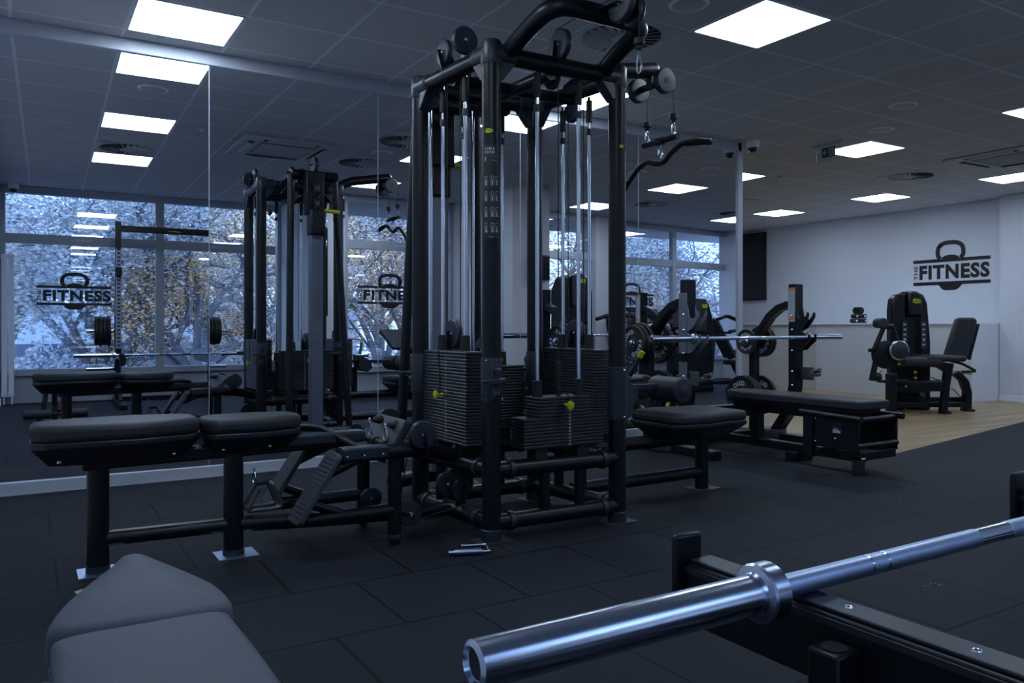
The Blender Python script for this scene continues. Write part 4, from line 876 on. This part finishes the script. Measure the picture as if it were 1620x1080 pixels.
MB().lathe(L9(1423, 554, -0.598), E2, [(0.114, 0), (0.117, 0.002), (0.117, 0.008), (0.114, 0.010)], 36).build('cam_ring', STEEL, Lx)
MB().lathe(L9(1398, 511, -0.60), E2, [(0.05, 0), (0.060, 0.008), (0.060, 0.16), (0.05, 0.17)], 28).build('shin_roller', PAD, Lx)
MB().cyl(L9(1400, 513, -0.56), L9(1383, 553, -0.56), 0.028, 16).cyl(L9(1390, 550, -0.5), L9(1379, 602, -0.5), 0.034, 16).cyl(L9(1398, 516, -0.52), L9(1412, 516, -0.50), 0.032, 14).cyl(L9(1413, 518, -0.50), L9(1421, 545, -0.50), 0.022, 14).cyl(L9(1376, 554, -0.60), L9(1385, 554, -0.50), 0.022, 14).build('lever_arm', BLK, Lx)
MB().sphere(L9(1388, 596, -0.5), 0.055, 16).cyl(L9(1388, 602, -0.5), L9(1410, 604, -0.5), 0.02, 12).cyl(L9(1416, 603, -0.5), L9(1435, 603, -0.5), 0.03, 16).build('pivot_joint', BLK, Lx)
MB().tube([L9(1508, 615, -0.44), L9(1520, 628, -0.40), L9(1519, 640, -0.36)], 0.006, 8).tube([L9(1473, 597, -0.2), L9(1500, 606, -0.3)], 0.006, 8).build('steel_cable', RUB, Lx)
MB().lathe(L9(1457, 628, -0.08), E1, [(0.06, -0.03), (0.07, -0.02), (0.07, 0.02), (0.06, 0.03)], 24).build('base_pulley', NAVY, Lx)

# small weights on the counter: three stacked pieces
cw = V((11.14, 7.79, 1.06))
for k, (dy, dz, hw, lab) in enumerate(((0.0, 0.0, 0.135, 'bottom black ankle weight with silver ends stacked on the pale counter'), (-0.005, 0.072, 0.115, 'middle black ankle weight with silver ends stacked on the pale counter'), (0.0, 0.14, 0.09, 'round black weights on top of the stack on the pale counter'))):
    t = thing('ankle_weight', lab, 'exercise weight', cw+V((0, dy, dz)), 'black weights stacked on the counter')
    c = cw+V((0, dy, dz+0.036))
    if k < 2:
        MB().lathe(c-Y_*hw*0.75, Y_, [(0.02, 0), (0.034, 0.012), (0.036, hw*1.5-0.012), (0.02, hw*1.5)], 20).build('weight_body', RUB, t)
        for s in (-1, 1): MB().lathe(c+Y_*hw*0.75*s, Y_*s, [(0.030, 0), (0.034, 0.01), (0.034, 0.03), (0.025, hw*0.25)], 20).lathe(c+Y_*hw*s*0.98, Y_*s, [(0.016, 0), (0.016, 0.006)], 14).build('weight_end', GREYP if False else RUB, t)
        MB().sphere(c-X_*0.034, 0.018, 12).sphere(c+Y_*hw*1.0-X_*0.01, 0.018, 10).sphere(c-Y_*hw*1.0-X_*0.01, 0.018, 10).build('silver_stud', STEEL, t)
    else:
        MB().lathe(c+V((-0.03, 0.033, 0.02)), X_, [(0.045, 0), (0.056, 0.008), (0.056, 0.05), (0.045, 0.058)], 24).build('round_weight', RUB, t); MB().lathe(c+V((-0.03, -0.033, 0.02)), X_, [(0.045, 0), (0.056, 0.008), (0.056, 0.05), (0.045, 0.058)], 24).build('round_weight', RUB, t)

# ------------------------------------------------------------ rack with spotter arms, near right foreground
Rk = thing('half_rack', 'black half rack with spotter arms in the near right foreground', 'rack', (1.5, -0.3, 0))
UX = (0.925, 2.10)
AX = (0.895, 1.885)
HOLE = mat('hole_strip', (0.28, 0.31, 0.37), 0.5, 0.2)
for i, x in enumerate(UX):
    s = 1 if i else -1
    u = MB().box(x-0.035, x+0.035, -0.36, -0.29, 0, 2.38).build('upright', BLK, Rk, bevel=0.004)
    MB().box(x-0.031, x+0.031, -0.29, -0.287, 0.72, 2.02).build('hole_strip', HOLE, u)
    g = MB()
    for k in range(26): g.box(x-0.013, x+0.022, -0.2868, -0.286, 0.75+k*0.05, 0.772+k*0.05)
    g.build('strip_slot', BLACKD, u)
    MB().box(x-0.04, x+0.04, -0.75, 0.62, 0, 0.06).build('base_foot', BLK, Rk, bevel=0.008)
    MB().beam((x, -0.30, 0.60), (x, 0.05, 0.06), 0.05, 0.05, X_).build('brace', BLK, Rk, bevel=0.004)
    xu = x; x = AX[i]
    a = MB().box(x-0.028, x+0.028, -0.36, 0.905, 0.555, 0.647).build('spotter_arm', BLK, Rk, bevel=0.004)
    MB().box(x-0.022, x+0.022, -0.28, 0.90, 0.647, 0.653).build('arm_liner', NAVY, a, bevel=0.002)
    MB().box(x-0.046, x+0.010, 0.905, 0.918, 0.55, 0.690).build('end_stop', BLK, a, bevel=0.006, seg=3)
    MB().box(x-0.030, x-0.027, -0.28, 0.905, 0.632, 0.642).build('arm_edge', NAVY, a, bevel=0.001)
    g = MB()
    for k in range(7): g.sphere((x, 0.80-k*0.16, 0.653), 0.006, 12, (1, 1, 0.5))
    g.build('arm_screw', CHR, a)
    if not i:
        g = MB().box(x-0.075, x-0.028, 0.60, 0.645, 0.28, 0.618).build('pin_tube', BLK, Rk, bevel=0.004)
        MB().lathe((x-0.0515, 0.6225, 0.6185), Z_, [(0.016, 0), (0.016, 0.0012), (0.010, 0.0012)], 24).build('tube_hole', RUB, g)
        MB().cyl((x-0.018, 0.585, 0.45), (x-0.018, 0.585, 0.612), 0.008, 14).build('locking_pin', NAVY, Rk)
        MB().beam((x-0.05, 0.62, 0.50), (x-0.01, -0.1, 0.40), 0.04, 0.04).build('side_brace', BLK, Rk, bevel=0.003)
    x = xu
    for z in (0.95, 0.45):
        MB().cyl((x, -0.55, z), (x+0.36*s, -0.55, z), 0.024, 18).build('plate_peg', STEEL, Rk)
    MB().box(x-0.03, x+0.03, -0.58, -0.52, 0.06, 1.15).box(x-0.028, x+0.028, -0.53, -0.30, 1.05, 1.11).build('rear_post', BLK, Rk, bevel=0.004)
    MB().obox((x, -0.26, 1.72), X_, Y_, Z_, 0.04, 0.03, 0.055).obox((x+0.0, -0.20, 1.69), X_, Y_, Z_, 0.03, 0.035, 0.02).build('bar_cup', BLK, Rk, bevel=0.005)
    for k in range(4):
        xx = x+s*(0.10+k*0.048)
        wp((xx, -0.55, 0.95), (s, 0, 0), 0.20-0.008*(k % 2), 0.042, ['black plate nearest the upright', 'second black plate from the upright', 'third black plate from the upright', 'outermost black plate'][k]+' on the '+('right' if i else 'left')+' rack peg, seen in mirror', 'black plates stored on the half rack', text=False)
MB().box(UX[0]-0.03, UX[1]+0.03, -0.355, -0.295, 2.25, 2.33).build('top_cross_bar', BLK, Rk, bevel=0.004)
g = MB().tube([(UX[0]+0.60, -0.286, 2.28), (UX[0]+0.68, -0.286, 2.285), (UX[0]+0.75, -0.286, 2.278)], 0.006, 8); g.build('bar_badge', YEL, Rk)
MB().box(UX[0], UX[1], -0.72, -0.66, 0.0, 0.06).build('rear_cross_bar', BLK, Rk, bevel=0.004)

# ------------------------------------------------------------ foreground adjustable bench, bottom left
G = thing('adjustable_bench', 'grey upholstered adjustable bench in the near left foreground', 'bench', (0.2, 1.2, 0))
zt = 0.475
def cushion(name, outline, z0, z1, crown, m, par, rnd=0.022):
    """soft pad from an outline: rings inset towards the top"""
    cx = sum(p[0] for p in outline)/len(outline); cy = sum(p[1] for p in outline)/len(outline); n = len(outline)
    rings = [(0.985, z0), (1.0, z0+0.008), (1.0, z1-rnd), (0.985, z1-rnd*0.45), (0.945, z1-rnd*0.12), (0.88, z1), (0.60, z1+crown*0.7), (0.30, z1+crown)]
    vs = []
    for k, z in rings:
        for p in outline: vs.append((cx+(p[0]-cx)*k, cy+(p[1]-cy)*k, z))
    fs = [tuple(range(n))[::-1], tuple(range((len(rings)-1)*n, len(rings)*n))]
    for r in range(len(rings)-1): fs += [(r*n+i, r*n+(i+1) % n, (r+1)*n+(i+1) % n, (r+1)*n+i) for i in range(n)]
    return MB().add(vs, fs).build(name, m, par, smooth=60)
def smooth_outline(pts, n=6):
    out = []; L = len(pts)
    for i in range(L):
        p0, p1, p2, p3 = [V((*pts[(i+k) % L], 0)) for k in (-1, 0, 1, 2)]
        for k in range(n):
            t = k/n; out.append(tuple((0.5*((2*p1)+(-p0+p2)*t+(2*p0-5*p1+4*p2-p3)*t*t+(-p0+3*p1-3*p2+p3)*t*t*t))[:2]))
    return out
so_ = smooth_outline([(0.035, 1.62), (0.05, 1.72), (0.10, 1.85), (0.165, 1.99), (0.20, 2.075), (0.235, 2.075), (0.27, 1.98), (0.315, 1.84), (0.345, 1.72), (0.348, 1.60), (0.30, 1.585), (0.19, 1.59), (0.09, 1.60)], 5)
s1 = cushion('seat_cushion', so_, zt-0.065, zt+0.002, 0.012, GPAD, G, 0.03)
bo_ = smooth_outline([(0.055, 1.60), (0.04, 1.50), (0.035, 1.20), (0.03, 0.80), (0.04, 0.62), (0.10, 0.59), (0.26, 0.59), (0.325, 0.62), (0.34, 0.80), (0.338, 1.20), (0.335, 1.50), (0.318, 1.60), (0.20, 1.61)], 5)
s2 = cushion('back_cushion', bo_, zt-0.055, zt-0.002, 0.003, GPAD, G, 0.018)
MB().tube([(p[0], p[1], zt-0.05) for p in bo_], 0.003, 6, closed=True).build('seam_piping', NAVY, s2)
MB().box(0.155, 0.215, 0.62, 1.98, 0.33, 0.41).build('bench_frame', BLK, G, bevel=0.006)
MB().box(0.165, 0.215, 1.86, 1.93, 0.12, 0.36).box(0.17, 0.21, 0.70, 0.78, 0.10, 0.36).box(0.165, 0.215, 0.70, 2.10, 0.05, 0.11).build('base_spine', BLK, G, bevel=0.004)
for x0, x1 in ((0.02, 0.16), (0.34, 0.48)):
    MB().lathe((x0-0.10, 2.13, 0.14), X_, [(0.040, 0), (0.046, 0.006), (0.046, x1-x0+0.094), (0.040, x1-x0+0.10)], 24).build('foam_roller', PAD, G)
MB().cyl((-0.05, 2.13, 0.14), (0.46, 2.13, 0.14), 0.016, 14).beam((0.19, 1.90, 0.20), (0.19, 2.13, 0.14), 0.05, 0.04).beam((0.12, 2.06, 0.40), (0.09, 2.12, 0.16), 0.03, 0.04).build('roller_arm', BLK, G)
for x in (0.05, 0.33): MB().lathe((x-0.02, 1.75, 0.05), X_, [(0.045, 0), (0.05, 0.004), (0.05, 0.036), (0.045, 0.04)], 24).build('transport_wheel', RUB, G)
MB().box(0.03, 0.36, 1.70, 1.76, 0.0, 0.05).box(0.0, 0.38, 0.70, 0.78, 0.0, 0.06).build('cross_foot', BLK, G, bevel=0.005)
# red trainer on the floor beyond the bench, seen in the mirror
t = thing('trainer_shoe', 'red sports shoe with a white sole under the near bench, seen in the mirror', 'shoe', (0.28, 0.35, 0))
MB().prism([(0, 0.022), (0.26, 0.022), (0.28, 0.05), (0.25, 0.075), (0.17, 0.10), (0.13, 0.13), (0.02, 0.13), (0.0, 0.09)], (0.25, 0.22, 0), Y_, Z_, -0.085 if False else 0.085).build('shoe_upper', RED, t, bevel=0.02, seg=3)
MB().prism([(0, 0.0), (0.28, 0.0), (0.29, 0.03), (0, 0.03)], (0.245, 0.215, 0), Y_, Z_, 0.095).build('shoe_sole', WHT, t, bevel=0.008)

# ------------------------------------------------------------ machines behind the camera, seen in the mirror
t = thing('preacher_bench', 'dark preacher curl bench by the windows, seen in the mirror left of the tower', 'bench', (4.65, 1.0, 0))
MB().add([(4.20, 1.02, 0.97), (4.98, 1.02, 0.97), (5.05, 0.80, 0.70), (4.27, 0.80, 0.70), (4.20, 0.96, 0.93), (4.98, 0.96, 0.93), (5.05, 0.75, 0.67), (4.27, 0.75, 0.67)][0:8], [(0, 1, 2, 3), (7, 6, 5, 4), (0, 4, 5, 1), (1, 5, 6, 2), (2, 6, 7, 3), (3, 7, 4, 0)])
g = MB().add([(4.16, 1.00, 0.975), (5.00, 1.00, 0.975), (5.06, 1.22, 0.72), (4.28, 1.22, 0.72), (4.16, 0.94, 0.93), (5.00, 0.94, 0.93), (5.06, 1.15, 0.68), (4.28, 1.15, 0.68)], [(0, 1, 2, 3), (7, 6, 5, 4), (0, 4, 5, 1), (1, 5, 6, 2), (2, 6, 7, 3), (3, 7, 4, 0)])
g.build('arm_pad', mat('greyblue_upholstery', (0.04, 0.047, 0.06), 0.6), t, bevel=0.02, seg=3)
MB().box(4.58, 4.66, 0.98, 1.06, 0.06, 0.85).box(4.45, 4.80, 0.98, 1.05, 0, 0.06).box(4.58, 4.66, 1.0, 1.75, 0.0, 0.07).build('pad_post', BLK, t, bevel=0.005)
pad('seat_pad', bpoly(4.42, 4.86, 1.45, 1.78, 0.04), 0.42, 0.48, PAD, t)
MB().box(4.58, 4.66, 1.58, 1.66, 0.05, 0.42).box(4.38, 4.86, 1.68, 1.75, 0, 0.06).build('seat_post', BLK, t, bevel=0.005)
# wall-mounted monitor on the pillar
t = thing('wall_monitor', 'small black monitor box on the pillar, seen in the mirror', 'monitor', (5.65, 2.46, 1.80))
MB().box(5.66, 5.96, 2.43, 2.50, 1.62, 1.95).build('monitor_housing', RUB, t, bevel=0.02, seg=3)
MB().box(5.685, 5.935, 2.50, 2.503, 1.65, 1.93).build('screen', SCREEN, t)
# selectorised machine with tall tower seen behind the rods
def tower_machine(x, y, h, lab, name='chest_press_machine'):
    t = thing(name, lab, 'gym machine', (x, y, 0))
    MB().prism([(-0.30, 0), (-0.30, h-0.25), (-0.22, h-0.05), (-0.10, h), (0.10, h), (0.22, h-0.05), (0.30, h-0.25), (0.32, 0)], (x, y, 0), X_, Z_, -0.28 if False else 0.28).build('tower_cover', BLK, t, bevel=0.03, seg=3)
    MB().prism([(-0.12, h-0.5), (-0.12, h-0.03), (-0.06, h+0.015), (0.10, h+0.015), (0.12, h-0.05), (0.12, h-0.5)], (x, y+0.06, 0), X_, Z_, 0.10).build('tower_nose', NAVY, t, bevel=0.02)
    o = MB().box(x+0.0, x+0.11, y+0.065, y+0.072, h-0.13, h-0.07).build('maker_badge', YEL, t); o['label'] = 'yellow maker badge'
    MB().box(x+0.35, x+0.75, y+0.15, y+0.55, 0.42, 0.50).build('seat_pad', PAD, t, bevel=0.02)
    MB().obox((x+0.82, y+0.35, 0.85), V((0.2, 0, 1)), Y_, V((1, 0, -0.2)), 0.36, 0.17, 0.04).build('back_pad', PAD, t, bevel=0.02)
    MB().box(x+0.25, x+0.95, y+0.30, y+0.38, 0.0, 0.08).box(x+0.52, x+0.60, y+0.30, y+0.38, 0.08, 0.42).box(x-0.3, x+0.3, y-0.30, y+0.02, 0, 0.07).build('base_frame', BLK, t, bevel=0.006)
    MB().tube([(x+0.30, y+0.10, 1.12), (x+0.55, y+0.05, 1.18), (x+0.80, y+0.05, 1.10)], 0.03, 14, fil=0.1).tube([(x+0.30, y+0.55, 1.12), (x+0.55, y+0.6, 1.18), (x+0.80, y+0.6, 1.10)], 0.03, 14, fil=0.1).build('press_arm', BLK, t)
    return t
tower_machine(7.20, 1.40, 1.80, 'black machine with a tall weight tower, seen in the mirror behind the right rods')
tower_machine(8.86, 2.3, 1.42, 'black machine with a lower blue-lit tower, seen in the mirror behind the storage arm', 'row_machine')
# dumbbell rack in front of the right-hand window lettering
t = thing('dumbbell_rack', 'dark tiered dumbbell rack under the right-hand windows, seen in the mirror', 'dumbbell rack', (9.1, 0.85, 0))
for z, y in ((1.12, 0.75), (0.80, 0.88), (0.48, 1.0)): MB().obox((9.05, y, z), X_, V((0, 1, -0.35)), Z_, 0.75, 0.16, 0.012).build('rack_shelf', BLK, t, bevel=0.004)
for x in (8.34, 9.76): MB().beam((x, 0.66, 1.25), (x, 1.05, 0.05), 0.06, 0.05, X_).box(x-0.03, x+0.03, 0.6, 1.15, 0, 0.05).build('rack_leg', BLK, t, bevel=0.004)
places = ['leftmost', 'second', 'third', 'fourth', 'fifth', 'rightmost']
for r_, (z, y) in enumerate(((1.135, 0.75), (0.815, 0.88), (0.495, 1.0))):
    for k in range(6):
        x = 8.45+k*0.24; c = V((x, y, z+0.058))
        d = thing('dumbbell', '%s dumbbell on the %s shelf of the rack seen in the mirror' % (places[k], ('top', 'middle', 'bottom')[r_]), 'dumbbell', c-Z_*0.058, 'dumbbells on the mirrored rack')
        for s in (-1, 1): MB().lathe(c+Y_*0.055*s, Y_*s, [(0.04, 0), (0.052, 0.006), (0.052, 0.06), (0.04, 0.068)], 20).build('dumbbell_head', RUB, d)
        MB().cyl(c-Y_*0.06, c+Y_*0.06, 0.015, 12).build('dumbbell_handle', CHR, d)
# inclined bench machine at the mirror's right edge
t = thing('incline_bench', 'black steep inclined bench with arm rests, seen at the right edge of the mirror', 'bench', (10.5, 1.2, 0))
a = V((10.30, 1.15, 1.12)); b = V((10.62, 1.30, 0.45)); d = (b-a).normalized()
MB().obox(a+d*0.10, Y_, d, d.cross(Y_), 0.14, 0.13, 0.035).build('head_pad', PAD, t, bevel=0.02, seg=3)
MB().obox(a+d*0.50, Y_, d, d.cross(Y_), 0.14, 0.25, 0.035).build('back_pad', PAD, t, bevel=0.02, seg=3)
MB().obox((10.86, 1.28, 0.56), X_, Y_, Z_, 0.13, 0.15, 0.035).build('seat_pad', PAD, t, bevel=0.02, seg=3)
MB().beam(a, (10.85, 1.35, 0.0), 0.05, 0.07, Y_).beam((10.20, 1.2, 0.03), (11.0, 1.3, 0.03), 0.07, 0.06).beam((10.28, 1.22, 0.80), (10.22, 1.2, 0.0), 0.05, 0.06, Y_).build('bench_frame', BLK, t, bevel=0.004)
for s in (-0.26, 0.26): MB().tube([(10.36, 1.25+s, 0.92), (10.55, 1.25+s, 0.94), (10.66, 1.25+s, 0.93)], 0.028, 14, fil=0.05).build('arm_rest', NAVY, t)
MB().cyl((10.40, 0.98, 0.90), (10.40, 1.52, 0.90), 0.02, 12).build('cross_tube', BLK, t)

# ------------------------------------------------------------ outside the windows
struct('ground_outside', MB().box(-25, 40, -45, -2.0, -1.8, -1.75), mat('ground', (0.20, 0.24, 0.28), 0.9, noise=0.3, nscale=1))
bpy.data.objects['ground_outside'].name = 'floor_outside'
def tree(lab, x, y, h, spread, nleaf, lm, seed, size=0.10, grp='trees outside the windows', bare=1.0):
    rnd = random.Random(seed); t = thing('tree', lab, 'tree', (x, y, -1.75), grp)
    br = MB(); tips = []
    def grow(p, d, L, r, lev):
        q = p+d*L; mid = p+d*L*0.5+V((rnd.uniform(-1, 1), rnd.uniform(-1, 1), rnd.uniform(-.4, .6)))*L*0.08
        br.tube([p, mid, q], r, 6 if lev < 2 else 4, cap=False); tips.append((mid, lev)); tips.append((q, lev))
        if lev >= 4: return
        for _ in range(3 if lev else 6):
            a = rnd.uniform(0, 6.28); tilt = rnd.uniform(0.45, 1.0); e, f, _g = basis(d)
            nd = (d*math.cos(tilt)+(e*math.cos(a)+f*math.sin(a))*math.sin(tilt)+V((0, 0, 0.08))).normalized()
            grow(p+d*L*rnd.uniform(0.45, 1.0), nd, L*rnd.uniform(0.55, 0.78), r*0.58, lev+1)
    grow(V((x, y, -1.75)), V((rnd.uniform(-.08, .08), rnd.uniform(-.08, .08), 1)).normalized(), h*0.42, 0.10*spread, 0)
    br.build('trunk', HAZY_BARK, t)
    tips = [p for p, l in tips if l >= 2]; lf = MB()
    for i in range(nleaf):
        p = rnd.choice(tips)+V((rnd.gauss(0, .35), rnd.gauss(0, .35), rnd.gauss(0, .28)))*spread*0.6
        n = V((rnd.uniform(-1, 1), rnd.uniform(-1, 1), rnd.uniform(-1, 1))).normalized(); a, b, _ = basis(n); k = size*rnd.uniform(.6, 1.3)
        lf.v += [p-a*k*0.5, p+b*k*0.3, p+a*k*0.5, p-b*k*0.3]; o = len(lf.v); lf.f.append((o-4, o-3, o-2, o-1))
    me = bpy.data.meshes.new('foliage'); off = t.location; me.from_pydata([v-off for v in lf.v], [], lf.f); me.materials.append(lm)
    o = bpy.data.objects.new('foliage', me); COL.objects.link(o); o.parent = t
tree('dense blue-green tree outside the leftmost window', -0.6, -4.6, 6.0, 1.3, 30000, LEAF[2], 1, 0.078)
tree('dense blue-green tree outside the left window, to the right of the first', 1.0, -6.2, 6.5, 1.4, 30000, LEAF[0], 2, 0.078)
tree('ochre-leaved tree outside between the left window lights', 2.6, -4.4, 5.6, 1.2, 15000, LEAF[1], 3, 0.054)
tree('second ochre-leaved tree farther right outside the left windows', 4.6, -5.6, 6.0, 1.2, 15000, LEAF[1], 4, 0.054)
tree('thin branched tree outside the middle window', 6.0, -3.6, 5.4, 1.0, 8400, LEAF[1], 5, 0.042)
tree('bare branched tree outside the middle window, behind the first', 7.6, -5.5, 6.0, 1.1, 7200, LEAF[1], 6, 0.042)
tree('ochre tree outside the narrow window beside the column', 10.2, -3.9, 5.8, 1.1, 12000, LEAF[1], 7, 0.048)
tree('blue-grey hedge-like tree outside the right windows', 13.2, -6.0, 6.5, 1.4, 28000, LEAF[0], 8, 0.072)
tree('dense blue-grey tree outside the rightmost windows', 15.8, -5.0, 6.0, 1.3, 24000, LEAF[2], 9, 0.072)
tree('thin branched tree outside the rightmost window', 14.2, -2.8, 4.8, 0.8, 5000, LEAF[1], 10, 0.042)
tree('far blue-grey tree behind the left ochre trees', 3.6, -10, 8, 1.6, 24000, LEAF[0], 11, 0.096)
tree('far blue-grey tree behind the middle trees', 9.0, -11, 8, 1.6, 24000, LEAF[0], 12, 0.096)
t = thing('patio_lamp', 'pale flat-topped post outside the middle window', 'lamp post', (4.3, -1.6, -1.75))
MB().cyl((4.3, -1.6, -1.75), (4.3, -1.6, 1.25), 0.05, 14).build('lamp_pole', PALEB, t); MB().lathe((4.3, -1.6, 1.20), Z_, [(0.08, -0.1), (0.12, 0), (0.36, 0.05), (0.36, 0.07)], 24).build('lamp_top', PALEB, t)
t = thing('neighbour_building', 'pale rendered building wall with a drainpipe outside the rightmost window', 'building', (16.6, -2.2, -1.75))
MB().box(14.2, 19.5, -2.4, -2.2, -1.75, 6).build('building_wall', PALEB, t)
MB().cyl((14.95, -2.12, -1.75), (14.95, -2.12, 6), 0.06, 12).cyl((14.55, -2.15, -1.75), (14.55, -2.15, 6), 0.02, 8).build('drainpipe', PALEB, t)
for zz in (1.2, 3.8): MB().cyl((14.95, -2.12, zz), (14.95, -2.12, zz+0.1), 0.085, 12).build('pipe_bracket', ALU, t)
t = thing('neighbour_building', 'low dark-windowed building across the street behind the left trees', 'building', (3.0, -16, -1.75))
MB().box(-4, 10, -18, -15.5, -1.75, 1.6).build('building_wall', PALEB, t); MB().box(-3.5, 9.5, -15.5, -15.45, -0.6, 0.5).build('window_band', mat('far_glass', (0.08, 0.12, 0.2), 0.2), t)

# hedge under the trees
rnd = random.Random(21); vs = []; fs = []
for i in range(42000):
    x = rnd.uniform(-12, 22); p = V((x, -7.6+rnd.gauss(0, 0.35), rnd.uniform(-1.75, 0.75+0.35*math.sin(x*1.3)+0.2*math.sin(x*3.1))))
    n = V((rnd.uniform(-1, 1), rnd.uniform(-1, 1), rnd.uniform(-1, 1))).normalized(); a, b, _ = basis(n); k = rnd.uniform(0.07, 0.15)
    o = len(vs); vs += [p-a*k*0.5, p+b*k*0.35, p+a*k*0.5, p-b*k*0.35]; fs.append((o, o+1, o+2, o+3))
me = bpy.data.meshes.new('hedge'); me.from_pydata(vs, [], fs); me.materials.append(LEAF[2]); o = bpy.data.objects.new('hedge', me); COL.objects.link(o)
tag(o, 'blue-green hedge running along behind the trees outside the windows', 'hedge', kind='stuff')
# pale crumbs on the rubber floor
g = MB()
for cx, cy, n in ((3.02, 1.80, 9), (4.30, 2.79, 3)):
    for k in range(n): g.sphere((cx+rnd.gauss(0, .03), cy+rnd.gauss(0, .02), 0.001), rnd.uniform(0.0012, 0.0025), 6)
tag(g.build('floor_crumbs', WHT), 'tiny pale crumbs scattered on the rubber tiles behind the near barbell', 'crumbs', kind='stuff')
